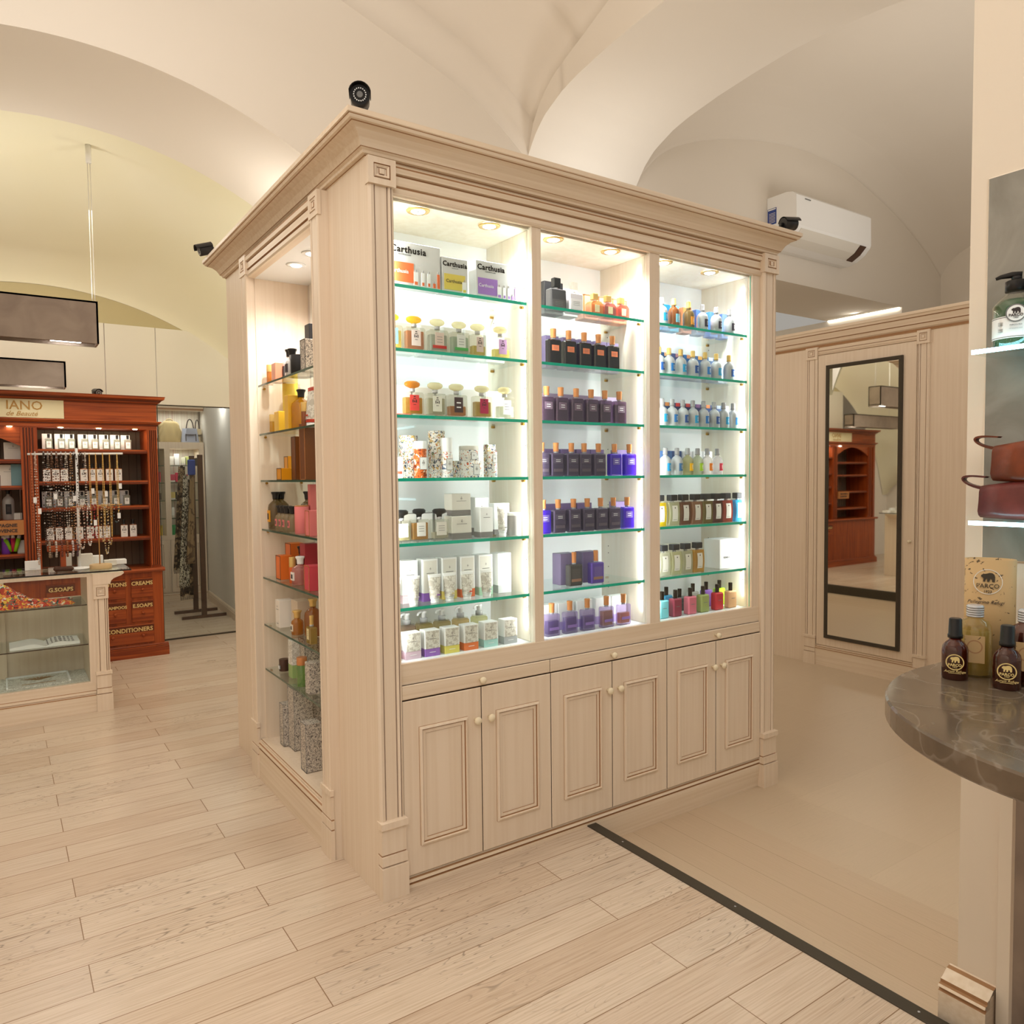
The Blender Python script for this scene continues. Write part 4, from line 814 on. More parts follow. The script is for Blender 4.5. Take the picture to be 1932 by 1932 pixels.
row(1,6,.16,[(u,'carton','m8',cbox(.075,.045,.10,'white',band=cm((186,166,216)),bh=.3),'white carton fading to lilac','carton') for u in (1030,1062,1097,1132,1162)],'white and lilac cartons')
# ---- right bay
GROW=1.2
B1,B2,B3=cm((40,120,190)),cm((36,84,150)),cm((38,156,206))
row(2,0,.08,[(1248,'scent_bottle','ra0',alu(B3,'alu'),'silver bottle half hidden by the divider','bottle'),(1271,'scent_bottle','ra1',alu(cm((130,200,220)),'gold',body=gm('gl',(150,86,36),.7),h=.082),'brown glass bottle with round blue label','bottle'),(1299,'scent_bottle','ra2',alu(cm((226,150,50)),'gold',body=gm('gl',(130,110,60),.6),h=.080),'olive glass bottle with orange label','bottle'),(1325,'scent_bottle','ra3',alu(cm((50,44,60)),'chrome'),'silver bottle with black label, yellow stripe','bottle'),(1351,'scent_bottle','ra4',alu(cm((50,44,60)),'chrome'),'silver bottle with black label','bottle'),(1376,'scent_bottle','ra4',alu(cm((50,44,60)),'chrome'),'silver bottle with black label','bottle')],'scent bottles on the top right shelf')
row(2,0,.17,[(u,'carton','rb%d'%i,cbox(.07,.045,.10,cm(c),edge=None,line='white'),f'{n} carton behind the bottles','carton') for i,(u,c,n) in enumerate(((1249,(24,110,170),'bright blue'),(1266,(84,176,216),'sky blue'),(1290,(206,110,60),'orange'),(1315,(50,80,140),'navy'),(1340,(60,110,190),'cobalt'),(1363,(90,120,180),'slate blue')))],'coloured cartons on the top right shelf')
row(2,1,.08,[(u,'scent_bottle','rc%d'%(i%3),alu((B1,B3,B2)[i%3] if 0 else (B2,B1,B3)[i%3],'gold'),'gold capped silver bottle, blue label','bottle') for i,u in enumerate((1243,1262,1284,1307,1330,1351,1375))],'gold capped silver bottles')
row(2,2,.08,[(u,'scent_bottle','rd%d'%(i%3),alu((B3,B1,B2)[i%3],'chrome'),'chrome capped silver bottle, blue label','bottle') for i,u in enumerate((1249,1268,1288,1307,1327,1347,1365,1383))],'chrome capped silver bottles')
nv=cm((56,92,146))
def tab(c):
    def ex(w,d,h):
        mb=MB(); mb.box(-w*.2,w*.2,-d/2-.001,-d/2,h*.86,h,cm(c)); return [('tab',mb,None,None)]
    return ex
row(2,1,.165,[(u,'carton','re%d'%i,cbox(.06,.045,.098,cm(c),extra=tab(tc)),'blue carton behind gold capped bottles','carton') for i,(u,c,tc) in enumerate(((1251,(40,80,130),(226,170,120)),(1272,(74,84,130),(190,140,150)),(1293,(44,100,160),(222,150,110)),(1314,(60,100,150),(226,170,90)),(1334,(90,126,180),(200,220,230)),(1357,(190,206,226),(240,240,240))))],'blue cartons of the right bay')
row(2,2,.165,[(u,'carton','rf%d'%i,cbox(.055,.045,.098,cm(c),extra=tab(tc)),'navy carton behind chrome capped bottles','carton') for i,(u,c,tc) in enumerate(((1252,(44,76,126),(226,150,90)),(1272,(52,64,110),(220,70,70)),(1291,(50,60,110),(220,80,80)),(1310,(70,74,120),(150,110,160)),(1329,(56,80,130),(230,140,80)),(1349,(80,110,160),(200,210,225)),(1367,(160,170,206),(220,225,240))))],'blue cartons of the right bay')
row(2,3,.08,[(1255,'scent_bottle','rg0',alu(cm((30,160,220)),'chrome'),'silver bottle with bright blue label','bottle'),(1277,'scent_bottle','rg1',alu(cm((60,110,160)),'chrome'),'silver bottle with slate blue label','bottle')]+[(u,'scent_bottle','rg_%d'%u,alu(cm(c),'chrome',body=gm('gl',b,.3)),f'clear glass bottle with {n} label','bottle') for u,c,b,n in((1297,(244,186,20),(226,222,170),'yellow'),(1316,(170,214,40),(214,220,190),'lime'),(1334,(240,130,30),(230,226,220),'orange'),(1353,(222,50,80),(240,236,238),'red'))],'bottles with bright labels')
row(2,3,.165,[(u,'carton','rh%d'%i,cbox(.055,.045,.095,cm(c),extra=tab((60,90,150))),d,'carton') for i,(u,c,d) in enumerate(((1253,(80,120,180),'blue carton behind bright labels'),(1271,(70,96,150),'dark blue carton behind bright labels'),(1291,(232,232,236),'white carton behind bright labels'),(1310,(232,234,236),'white carton behind bright labels'),(1329,(236,236,236),'white carton behind bright labels')))],'cartons behind the bright labels')
row(2,4,.075,[(u,'perfume_bottle','ri%d'%i,curved(c),f'{n} curved bottle with black cap','perfume bottle') for i,(u,c,n) in enumerate(((1243,(244,220,30),'yellow'),(1268,(222,222,190),'pale green'),(1289,(150,104,84),'brown'),(1311,(196,150,120),'tan pink'),(1331,(160,146,90),'olive'),(1350,(110,60,56),'dark maroon'),(1369,(176,70,56),'red'),(1391,(40,160,200),'cyan')))],'curved bottles with black caps')
row(2,4,.165,[(u,'carton','rj',cbox(.055,.045,.11,'offwhite'),'grey white carton behind curved bottles','carton') for u in(1255,1275,1295,1315,1335,1354,1372)],'pale cartons behind the curved bottles')
row(2,5,.075,[(u,'perfume_bottle','rk%d'%i,curved(c),f'{n} curved bottle with dark cap','perfume bottle') for i,(u,c,n) in enumerate(((1250,(232,230,210),'clear white'),(1272,(230,228,190),'pale cream'),(1293,(222,222,196),'pale olive'),(1315,(222,176,90),'golden amber')))],'curved bottles with black caps')
row(2,5,.165,[(u,'carton','rj',cbox(.055,.045,.11,'offwhite'),'grey carton behind the curved bottles','carton') for u in(1258,1279,1299)],'pale cartons behind the curved bottles')
GROW=1.0
put(2,5,1362,.13,'gift_box','rl',cbox(.15,.10,.142,'white',txt='REMINISCENCE',tsize=.014,tz=.34),'large square white gift box on the sixth shelf of the right bay','box')
GROW=1.12
row(2,6,.155,[(u,'perfume_bottle','rm%d'%i,square(c,h=.075 if i!=1 else .06,w=.052 if i!=1 else .07),f'{n} square bottle in back row','perfume bottle') for i,(u,c,n) in enumerate(((1257,(70,160,210),'blue'),(1282,(84,92,94),'dark grey'),(1307,(206,206,200),'pale grey'),(1332,(150,104,200),'purple'),(1357,(176,226,50),'lime')))],'coloured square bottles at the bottom')
row(2,6,.065,[(u,'perfume_bottle','rn%d'%i,square(c),f'{n} square bottle in front row','perfume bottle') for i,(u,c,n) in enumerate(((1249,(130,214,226),'aqua'),(1274,(150,64,84),'wine red'),(1302,(222,120,140),'pink'),(1326,(166,180,110),'olive green'),(1353,(206,50,66),'red'),(1378,(236,188,140),'peach')))],'coloured square bottles at the bottom')
GROW=1.12
# ---- side recess (front faces -x)
ZL=[1.895,1.665,1.445,1.212,.98,.752,.536,.188]
def side(sh,u,x,nm,key,fn,label,cat,g=None,dz=0): place(nm,key,fn,(x,sy(u,x,ZL[sh]+dz+.05),ZL[sh]+dz),label,cat,g,rz=-PI/2)
def apo(c,r=.032,h=.12,lab=None,capm='black',body=.6):   # apothecary bottle with flared stopper
    def fn():
        g_=gm('gl',c,body); mb=MB(); mb.lathe([(r*.95,0),(r,.003),(r,h*.68),(r*.92,h*.78),(r*.6,h*.87),(.011,h*.92),(.011,h)],g_,n=20); out=[('bottle_body',mb,None,None)]
        mb=MB(); mb.lathe([(.013,0),(.013,.004),(.014,.018),(.0185,.026),(.0185,.030),(.016,.031)],capm,0,0,h-.004,14); out.append(('cap',mb,None,None))
        if lab: mb=MB(); mb.box(-r*.45,r*.45,-r*1.04,-r*.8,h*.22,h*.6,lab); mb.box(-r*.25,r*.25,-r*1.06,-r,h*.3,h*.5,'darkmark'); out.append(('label',mb,None,None))
        return out
    return fn
ow='side recess'
side(0,512,.09,'lotion_bottle','sa1',apo((206,120,60),.033,.125),'orange lotion bottle with dark flared cap, top shelf of the side recess','bottle')
side(0,503,.14,'lotion_bottle','sa1b',apo((196,120,70),.028,.09),'small orange bottle at the back left, top shelf of the side recess','bottle')
side(0,509,.045,'atomiser','sa2',cyl(.013,.055,gm('gl',(210,140,60),.6),toph=.03,topm='gold'),'slim amber atomiser with gold cap, top shelf of the side recess','bottle')
side(0,527,.06,'carton','sa3',cbox(.05,.05,.08,cm((214,130,100),.3)),'coral pink carton, top shelf of the side recess','carton')
side(0,547,.10,'lotion_bottle','sa4',apo((236,234,230),.03,.11,'darkmark'),'tall white bottle with black cap, top shelf of the side recess','bottle')
side(0,552,.05,'lotion_bottle','sa5',apo((236,234,230),.026,.085,'darkmark'),'short white bottle with oval black label, top shelf of the side recess','bottle')
side(0,567,.08,'black_box','sa6',cyl(.042,.085,'black'),'glossy black cylinder box, top shelf of the side recess','canister')
side(0,585,.06,'carton','sa7',cbox(.055,.055,.12,'engraved',edge='black'),'black and silver engraved carton, top shelf of the side recess','carton')
side(0,592,.12,'carton','sa8',cbox(.05,.05,.20,'blackm'),'tall black carton at the right, top shelf of the side recess','carton')
side(1,521,.10,'lotion_bottle','sb1',apo((190,150,60),.032,.115),'honey coloured bottle with dark cap, second shelf of the side recess','bottle')
side(1,512,.13,'carton','sb2',cbox(.03,.05,.075,cm((226,176,60))),'narrow yellow carton, second shelf of the side recess','carton')
side(1,514,.045,'atomiser','sb3',cyl(.012,.05,gm('gl',(220,170,50),.6),toph=.03,topm='gold'),'slim golden atomiser in front, second shelf of the side recess','bottle')
side(1,533,.06,'carton','sb4',cbox(.06,.05,.085,cm((230,182,56),.35)),'low yellow carton, second shelf of the side recess','carton')
GROW=1.0
side(1,549,.13,'canister','sb5',cyl(.036,.235,cm((232,196,70),.4),toph=.012,topm='gold'),'tall yellow canister, second shelf of the side recess','canister')
GROW=1.12
side(1,551,.06,'carton','sb6',cbox(.045,.045,.14,cm((226,176,50),.35)),'upright yellow carton before the canister, second shelf of the side recess','carton')
side(1,569,.09,'lotion_bottle','sb7',apo((216,160,20),.04,.135),'large golden yellow bottle, second shelf of the side recess','bottle')
side(1,575,.04,'atomiser','sb8',cyl(.013,.06,gm('gl',(170,90,20),.7),toph=.035,topm='gold'),'amber atomiser with gold cap, second shelf of the side recess','bottle')
side(1,588,.06,'cream_tube','sb9',tubep(.07,.15,cm((196,62,44)),cm((196,62,44))),'red cream tube, second shelf of the side recess','tube')
def jar(c,lab,r=.024,h=.05): return apo(c,r,h*1.5,lab,body=.5)
side(2,501,.08,'jar','sd1',jar((222,220,222),cm((232,150,40)),.024,.05),'white jar with orange label, leftmost on the third shelf of the side recess','jar')
side(2,508,.06,'jar','sd2',jar((222,220,222),cm((232,150,40)),.024,.05),'white jar with orange label, second from left, third shelf of the side recess','jar')
side(2,522,.14,'lotion_bottle','sd3',apo((90,60,30),.026,.09),'brown bottle behind the orange soap boxes, third shelf of the side recess','bottle')
og=cm((222,146,20),.35); bw=cm((110,60,24),.35)
side(2,525,.12,'soap_box','sd4',cbox(.085,.06,.045,og,edge='rack_wood'),'lower back orange soap box, third shelf of the side recess','box')
side(2,528,.12,'soap_box','sd4b',cbox(.08,.06,.055,og,edge='rack_wood'),'orange soap box on top of the stack, third shelf of the side recess','box',dz=.047)
side(2,540,.05,'soap_box','sd5',cbox(.06,.06,.048,og,edge='rack_wood'),'small orange soap box in front, third shelf of the side recess','box')
side(2,553,.13,'soap_box','sd5b',cbox(.05,.06,.10,og,edge='rack_wood'),'upright orange soap box beside the brown cartons, third shelf of the side recess','box')
side(2,566,.07,'carton','sd6',cbox(.05,.05,.17,bw,edge='rack_wood'),'brown carton with gold rings, shorter one, third shelf of the side recess','carton')
side(2,583,.07,'carton','sd7',cbox(.06,.05,.215,bw,edge='copper'),'taller brown carton with gold rings, third shelf of the side recess','carton')
side(3,521,.07,'lotion_bottle','se1',apo((136,110,60),.033,.13,cm((230,160,30))),'olive bottle with yellow label, leftmost on the fourth shelf of the side recess','bottle')
side(3,531,.10,'lotion_bottle','se2',apo((146,120,66),.034,.13,cm((230,160,30))),'olive bottle with yellow label, second from left, fourth shelf of the side recess','bottle')
pk=cm((226,124,124))
for i,u in enumerate((529,536,543,553)): side(3,u,.055,'jar','se3',apo((190,170,130),.02,.075,pk,body=.5),f'small bottle with pink label, {ORD[i]} of four, side recess','bottle','small bottles with pink labels')
side(3,570,.05,'canister','se4',cyl(.028,.105,pk,toph=.004,topm='copper'),'pink canister, fourth shelf of the side recess','canister')
side(3,582,.10,'lotion_bottle','se5',apo((130,110,70),.034,.135,pk),'olive bottle behind the pink canister, fourth shelf of the side recess','bottle')
side(3,592,.04,'carton','se6',cbox(.045,.05,.095,pk,edge='copper'),'pink carton at the right, fourth shelf of the side recess','carton')
side(3,596,.11,'carton','se7',cbox(.03,.05,.19,pk),'tall narrow pink carton at the right, fourth shelf of the side recess','carton')
of=cm((228,112,40),.4); rd=cm((168,44,56),.4)
side(4,507,.06,'soap_box','sf1',cbox(.075,.06,.05,of,edge='rack_wood'),'flat orange soap box, leftmost on the fifth shelf of the side recess','box')
side(4,524,.12,'soap_box','sf2',cbox(.07,.07,.135,of,edge='rack_wood'),'tall orange box with a round emblem, fifth shelf of the side recess','box')
side(4,536,.06,'soap_box','sf3',cbox(.06,.05,.10,of,edge='rack_wood'),'middle orange box with a ring emblem, fifth shelf of the side recess','box')
side(4,557,.13,'soap_box','sf4',cbox(.07,.06,.145,of,edge='rack_wood'),'rear orange box, fifth shelf of the side recess','box')
side(4,552,.045,'atomiser','sf5',cyl(.013,.065,cm((206,90,30)),toph=.04,topm='gold'),'orange and black atomiser with gold cap, fifth shelf of the side recess','bottle')
side(4,570,.13,'lotion_bottle','sf6',apo((60,50,50),.028,.11),'dark capped bottle behind the white tag, fifth shelf of the side recess','bottle')
side(4,567,.06,'powder_bottle','sf7',apo((222,150,140),.034,.085,cm((236,232,226)),capm='white'),'pink bottle with round white label, fifth shelf of the side recess','bottle')
side(4,585,.11,'carton','sf8',cbox(.06,.06,.16,rd),'crimson carton, rear one, fifth shelf of the side recess','carton')
side(4,591,.045,'carton','sf9',cbox(.055,.05,.095,cm((206,70,84)),edge='copper'),'rose red carton in front, fifth shelf of the side recess','carton')
bg=cm((214,194,170),.5); bg2=cm((232,224,212),.5)
side(5,502,.07,'carton','sg1',cbox(.04,.05,.09,bg,line='greymark'),'slim beige carton, leftmost on the sixth shelf of the side recess','carton')
side(5,515,.09,'carton','sg2',cbox(.055,.06,.165,bg2,crest=True),'tall ivory carton with black drawing, sixth shelf of the side recess','carton')
side(5,530,.13,'carton','sg3',cbox(.07,.06,.165,bg),'beige carton behind, sixth shelf of the side recess','carton')
side(5,537,.06,'carton','sg4',cbox(.055,.06,.115,bg2,line='greymark',crest=True),'ivory carton in front, sixth shelf of the side recess','carton')
side(5,569,.11,'carton','sg5',cbox(.08,.06,.12,bg),'wide beige carton behind the bottles, sixth shelf of the side recess','carton')
side(5,561,.05,'perfume_bottle','sg6',apo((206,140,50),.024,.07,cm((230,220,200)),capm='gold'),'round amber perfume bottle with gold cap, sixth shelf of the side recess','perfume bottle')
side(5,591,.10,'perfume_bottle','sg7',apo((190,120,50),.034,.12,capm='gold'),'large amber flacon with gold cap, sixth shelf of the side recess','perfume bottle')
side(5,588,.035,'perfume_bottle','sg8',flask(.045,.03,.065,gm('gl',(214,190,110),.4),None,0,'cyl','gold',cm((226,210,160)),'lines',capH=.035,capW=.016),'small square golden bottle in front, sixth shelf of the side recess','perfume bottle')
side(6,536,.13,'canister','sh1',cyl(.024,.085,cm((92,60,50)),toph=.045,topm='silver'),'dark brown deodorant with silver cap, seventh shelf of the side recess','canister')
side(6,536,.06,'jar','sh2',cyl(.021,.05,'rack_wood',lab=(.012,.01,.025)),'small dark brown jar, seventh shelf of the side recess','jar')
side(6,550,.06,'atomiser','sh3',cyl(.010,.08,'black',toph=.03,topm='gold'),'slim black atomiser with gold cap, seventh shelf of the side recess','bottle')
side(6,559,.07,'carton','sh4',cbox(.05,.05,.155,'lace',band=cm((150,176,110)),bh=.35),'white and green lace carton, seventh shelf of the side recess','carton')
side(6,570,.04,'perfume_bottle','sh5',cyl(.02,.085,gm('gl',(150,190,110),.4),toph=.03,topm='copper'),'pale green bottle with copper cap, seventh shelf of the side recess','perfume bottle')
side(6,584,.11,'carton','sh6',cbox(.075,.06,.17,'engraved',edge='black'),'engraved carton at the back, seventh shelf of the side recess','carton')
side(6,592,.045,'carton','sh7',cbox(.05,.05,.12,'engraved'),'engraved carton at the right, seventh shelf of the side recess','carton')
GROW=1.0
for i,(u,x,w,h) in enumerate(((543,.06,.055,.20),(552,.15,.07,.21),(568,.10,.09,.29),(560,.20,.09,.34),(590,.16,.07,.22),(588,.045,.07,.21))):
    side(7,u,x,'patterned_box','si%d'%i,cbox(w,w,h,'engraved',edge='greymark'),['narrow engraved box at the front left','engraved box behind the narrow one','large engraved box in the middle','tallest engraved box at the back','engraved box at the back right','front right engraved box with dark panel'][i]+', floor of the side recess','box','black and white engraved boxes')
# ================================================================ HUTCH
OW,OH='orange_wood','orange_wood_h'; HY=4.45
hut=thing('apothecary_cabinet',(-.9,4.65,0),'orange-brown wooden apothecary cabinet with open shelves over labelled drawers','cabinet')
mb=MB(); HX0=-1.95
mb.box(HX0,.065,4.82,4.85,.7,2.02,'bead_back')
for a in(HX0,-1.86+.0,-.884,-.01): pass
mb.box(-.012,.065,HY,4.85,.73,1.93,OW); mb.box(-.884,-.775,HY,4.85,.73,1.93,OW); mb.box(-1.85,-1.74,HY,4.85,.73,1.93,OW); mb.box(HX0,-1.90,HY,4.85,.73,1.93,OW)
mb.box(HX0,.066,HY-.0015,4.851,1.865,2.075,OH); mb.box(HX0,.07,4.44,4.85,.09,.70,OW); part('case',mb,hut)
mb=MB()
for k in range(34):
    x=HX0+.03+k*.0605; mb.box(x,x+.003,4.817,4.82,.73,1.87,'gap')
part('back_boards',mb,hut)
P=FY(HY)
for a0,a1 in((-.884,-.789),(-1.84,-1.745),(-.008,.062)):
    mb=MB(); w=a1-a0; pr=[(a0,0),(a0,.012)]; mt=[OW]
    for k in range(4):
        q=a0+w*(.16+.2*k); pr+=[(q,.012),(q+.002,.005),(q+w*.1,.005),(q+w*.1+.002,.012)]; mt+=[OW,'wood_dark','wood_dark','wood_dark']
    pr+=[(a1,.012),(a1,0)]; mt+=[OW,OW]; mb.vstrip(P,pr,.75,1.86,mt); part('fluted_pilaster',mb,hut)
mb=MB(); z0=2.068
sweep_rect(mb,HX0,.065,4.45,4.85,[(0,z0-.004),(.006,z0),(.010,z0+.008),(.022,z0+.014),(.026,z0+.020),(.040,z0+.034),(.046,z0+.036),(.056,z0+.042),(.058,z0+.056),(.062,z0+.064)],[OH,'wood_dark',OH,OH,'wood_dark',OH,OH,OH,OH,OH])
part('crown_moulding',mb,hut)
mb=MB(); sweep_rect(mb,HX0,.065,4.45,4.85,[(0,1.892),(.008,1.896),(.01,1.905),(.022,1.911),(.026,1.918),(.032,1.921),(.032,1.929),(.0,1.932)],[OH,'wood_dark',OH,OH,'wood_dark',OH,OH,OH]); part('architrave',mb,hut)
for a,b in((-.775,-.012),(-1.74,-.884)):
    for z in((1.70,1.45,1.245,.99) if a>-1 else (1.62,1.42,1.16,.90)):
        mb=MB(); mb.box(a,b,HY+.012,4.82,z-.03,z,OH); mb.box(a,b,HY+.006,HY+.012,z-.026,z-.014,'wood_dark'); part('shelf',mb,hut)
# arched head of the centre bay
mb=MB(); pts=[(-1.74,1.87),(-.884,1.87)]+[(-.884-.856*k/16,1.72+.13*math.sin(PI*k/16)) for k in range(17)]; mb.prism(pts,OH,HY+.0,HY+.02,P=lambda u,w,t_:(u,t_,w)); part('arched_valance',mb,hut)
mb=MB(); mb.prism([(HY-.045,.70),(HY-.055,.715),(HY-.05,.73),(4.85,.73),(4.85,.70)],OH,HX0-.02,.085,P=lambda u,w,t_:(t_,u,w)); part('countertop',mb,hut)
mb=MB(); mb.vstrip(lambda a,b,o:(b,4.44-o,a),[(0,.035),(.075,.035),(.08,.024),(.088,.024),(.09,.01),(.10,.004),(.10,0)],HX0-.01,.10,[OH,'wood_dark',OH,'wood_dark',OH,OH]); mb.box(.0,.099,4.41,4.85,0,.075,OH); mb.box(HX0,.0,4.41,4.85,0,.089,OH); part('plinth',mb,hut)
def drawer_h(a0,a1,z0,z1,txt,ks=1,sz=.05):
    P=FY(4.44); mb=MB(); mb.rings(P,a0,a1,z0,z1,[(0,-.003),(.003,.0),(.003,.010),(.006,.013)],['gap','wood_dark',OH],OH); d=part('drawer',mb,hut)
    mb=MB(); mb.box(a0+.005,a1-.005,4.4255,4.4272,z1-.065,z1-.012,'wood_dark'); part('name_band',mb,d)
    off=Vector(hut.location); dd=text(txt,sz,'gold_paint',((a0+a1)/2-off.x,4.4245-off.y,z1-.060-off.z),d,bold=.0012)
    for k in range(ks):
        xk=(a0+a1)/2 if ks==1 else a0+(a1-a0)*(.16+.6*k); mb=MB(); mb.lathe([(.006,0),(.006,.008),(.013,.014),(.012,.022),(.002,.026)],OW,xk,4.428,z0+(z1-z0)*.42,12,axis='y'); part('knob',mb,d)
pm('gold_paint',(226,196,130),.5)
for x0,x1,n in((-.172,-.004,('CREAMS','E.SOAPS')),(-.375,-.207,('LOTIONS','SHAMPOOS'))):
    drawer_h(x0,x1,.49,.655,n[0],sz=.043 if len(n[0])<8 else .034); drawer_h(x0,x1,.292,.472,n[1],sz=.041 if len(n[1])<8 else .033)
drawer_h(-.375,-.004,.112,.275,'CONDITIONERS',2,.047); drawer_h(-.76,-.56,.49,.655,'G.SOAPS',sz=.043)
mb=MB(); mb.box(-1.26,-.594,4.435,4.45,1.934,2.073,pm('sign_cream',(214,200,160),.5) and 'sign_cream'); sg=part('sign_board',mb,hut)
off=Vector(hut.location); pm('sign_gold',(170,124,50),.4)
text('IANO',.095,'sign_gold',(-.99+.02-off.x+.0,4.433-off.y,1.995-off.z),sg,align='LEFT',bold=.0006); text('de Beauté',.05,'sign_gold',(-.87-off.x,4.433-off.y,1.948-off.z),sg,shear=.4)
for x in(-.62,-.36,-.10,-.95):
    mb=MB(); mb.lathe([(.02,0),(.026,0),(.026,.006),(.018,.006)],'gold',x,4.436,1.866,14); q=part('downlight',mb,hut); mb=MB(); mb.lathe([(.001,0),(.016,-.004),(.018,.003)],'lamp_glow',x,4.436,1.866,12); part('bulb',mb,q)
# bottles on the hutch
def hb(c,tall=True,capd=True): return flask(.05,.03,.085 if tall else .075,gm('gl',(200,206,196),.3),gm('lq',c,.6),.8,'cyl','black' if capd else 'silver',cm((226,226,220)),'crest',capH=.028,capW=.02,lab=(.66,.6,.15))
rows=[(1.70,(92,116,135,160,179,200,221,241),'top'),(1.45,(88,105,121,158,174,189,206,223),'second'),(1.245,(92,113,134,155,177,198,219,239),'third'),(.99,(95,112,129,150,170,186,201,234,251),'fourth')]
lc=[(150,160,90),(180,190,200),(190,210,190),(210,210,180),(222,170,60),(200,200,180),(210,210,200),(206,96,30),(190,150,90)]
for ri,(z,us,nm) in enumerate(rows):
    for i,u in enumerate(us):
        x=sx(u,4.56,z+.06); c=lc[i] if ri==0 else lc[(i*3+ri)%9]
        if ri in(1,3): place('perfume_bottle','hb%d'%ri,flask(.052,.035,.098,cm((206,120,50) if ri==1 else (150,90,50),.35),None,0,'cyl','black',cm((232,230,224)),'crest',capH=.035,capW=.022,lab=(.95,.95,.0)),(x,4.56,z),f'white labelled brown bottle, {ORD[i]}, {nm} shelf of the wooden cabinet','perfume bottle','crest labelled bottles on the wooden cabinet')
        else: place('perfume_bottle','ha%s'%str(c),hb(c),(x,4.56,z),f'crest labelled bottle, {ORD[i]}, {nm} shelf of the wooden cabinet','perfume bottle','crest labelled bottles on the wooden cabinet')
        if ri in(0,2) : place('carton','hc',cbox(.066,.05,.125,'white',crest=True),(x-.01,4.64,z),f'white carton behind bottle, {ORD[i]}, {nm} shelf of wooden cabinet','carton','cartons behind the crest labelled bottles')
# centre bay goods
cb=[(1.62,-.93,cbox(.12,.05,.13,'offwhite',crest=True),'white soap box with crest, top of centre bay','box'),(1.42,-.955,cbox(.16,.06,.16,'offwhite',crest=True),'white soap box with bowl print, second shelf of centre bay','box'),(1.42,-.90,cbox(.10,.08,.165,cm((120,160,166))),'pale teal box in the centre bay of the wooden cabinet','box'),
 (1.16,-.975,apo((226,226,222),.04,.2,'black'),'large white bottle with black stripe in the centre bay','bottle'),(1.16,-.92,cbox(.06,.04,.05,'offwhite'),'small white box stack in the centre bay','box'),(.90,-1.0,cyl(.03,.12,cm((120,60,170)),toph=.03),'purple bottle with white cap in the centre bay','bottle'),(.90,-.905,cbox(.05,.04,.1,'offwhite'),'small white carton by the pilaster in the centre bay','carton')]
for i,(z,x,fn,l,c) in enumerate(cb): place({'box':'soap_box','bottle':'lotion_bottle','carton':'carton'}[c],'cb%d'%i,fn,(x,4.58,z),l,c)
for i,(dx,ang,c,n) in enumerate(((-.025,-.35,(140,206,40),'lime tube leaning left'),(.0,.0,(200,40,80),'crimson tube upright'),(.028,.22,(150,216,40),'lime tube leaning right'))):
    mb=MB(); b=Vector((-.955+dx*.4,4.56-.01*i,.903)); d_=Vector((math.sin(ang),0,math.cos(ang))); t=thing('cream_tube',tuple(b),n+' in the centre bay of the wooden cabinet','tube','bright tubes in the wooden cabinet')
    mb.tube([b+Vector((0,0,.012)),b+d_*.115],[.012,.016],cm(c),12); part('tube_body',mb,t); mb=MB(); mb.tube([b+d_*.115,b+d_*.145],.012,'white',12); part('cap',mb,t)
mb=MB(); mb.box(-1.16,-.885,4.41,4.43,1.05,1.16,cm((176,116,66),.6)); t=part('wooden_sign',mb); tag(t,'small wooden shop sign hanging in front of the centre bay','sign')
text('COMPAGNIE',.034,'darkmark',(-.925,4.408,1.112),t,align='RIGHT',bold=.001); text('PROVENCE',.034,'darkmark',(-.925,4.408,1.072),t,align='RIGHT',bold=.001)
for x in(-1.15,-.9): pass
mb=MB(); mb.tube([(-1.02,4.42,1.16),(-1.02,4.43,1.50)],.002,'rack_wood',5); mb.tube([(-.90,4.42,1.16),(-.90,4.43,1.39)],.002,'rack_wood',5); part('cord',mb,t)
# ================================================================ GLASS COUNTER
ct=thing('glass_counter',(-1.2,3.22,0),'cream shop counter with glazed front, glass shelves and a scroll bracket end','counter')
P=FY(3.0); mb=MB()
mb.box(-2.1,-.60,3.0,3.45,0,.18,'cream'); mb.box(-.60,-.487,3.0,3.45,0,.87,'cream'); mb.box(-2.1,-.60,3.0,3.03,.18,.19,'cream'); mb.box(-2.1,-.60,3.0,3.03,.852,.874,'cream'); mb.box(-2.1,-.60,3.43,3.45,.18,.68,'cream'); mb.box(-2.1,-.6,3.42,3.45,.855,.874,'cream'); mb.box(-1.05,-1.03,3.40,3.45,.18,.87,'cream'); mb.box(-2.1,-2.05,3.0,3.45,0,.87,'cream'); part('carcass',mb,ct)
mb=MB(); mb.box(-2.1,-.601,3.03,3.42,.181,.187,'lace'); part('display_base',mb,ct)
pilaster(P,-.562,-.488,.25,.71,.016,ct); plinth_block(P,-.566,-.483,0,.25,.02,ct); rosette(P,-.57,-.486,.71,.80,.022,ct)
mb=MB(); mb.prism([(-.57,.87),(-.395,.87),(-.395,.862),(-.41,.85),(-.43,.843),(-.452,.835),(-.468,.82),(-.474,.80),(-.57,.80)],'cream',2.975,3.0,P=lambda u,w,t_:(u,t_,w)); mb.prism([(-.487,.87),(-.395,.87),(-.395,.862),(-.41,.85),(-.43,.843),(-.452,.835),(-.468,.82),(-.474,.80),(-.487,.80)],'cream',3.0,3.40,P=lambda u,w,t_:(u,t_,w)); part('scroll_bracket',mb,ct)
mb=MB(); mb.vstrip(lambda a,b,o:(b,3.0-o,a),[(0,.012),(.10,.012),(.104,.004),(.112,.004),(.115,.010),(.13,.008),(.133,.003),(.18,.002)],-2.1,-.57,['cream_h','glaze','cream_h','glaze','cream_h','glaze','cream_h']); part('plinth',mb,ct)
mb=MB(); mb.box(-2.1,-.352,2.97,3.46,.877,.886,'shelf_glass',faces={'-y':'black','+x':'black'}); part('glass_top',mb,ct)
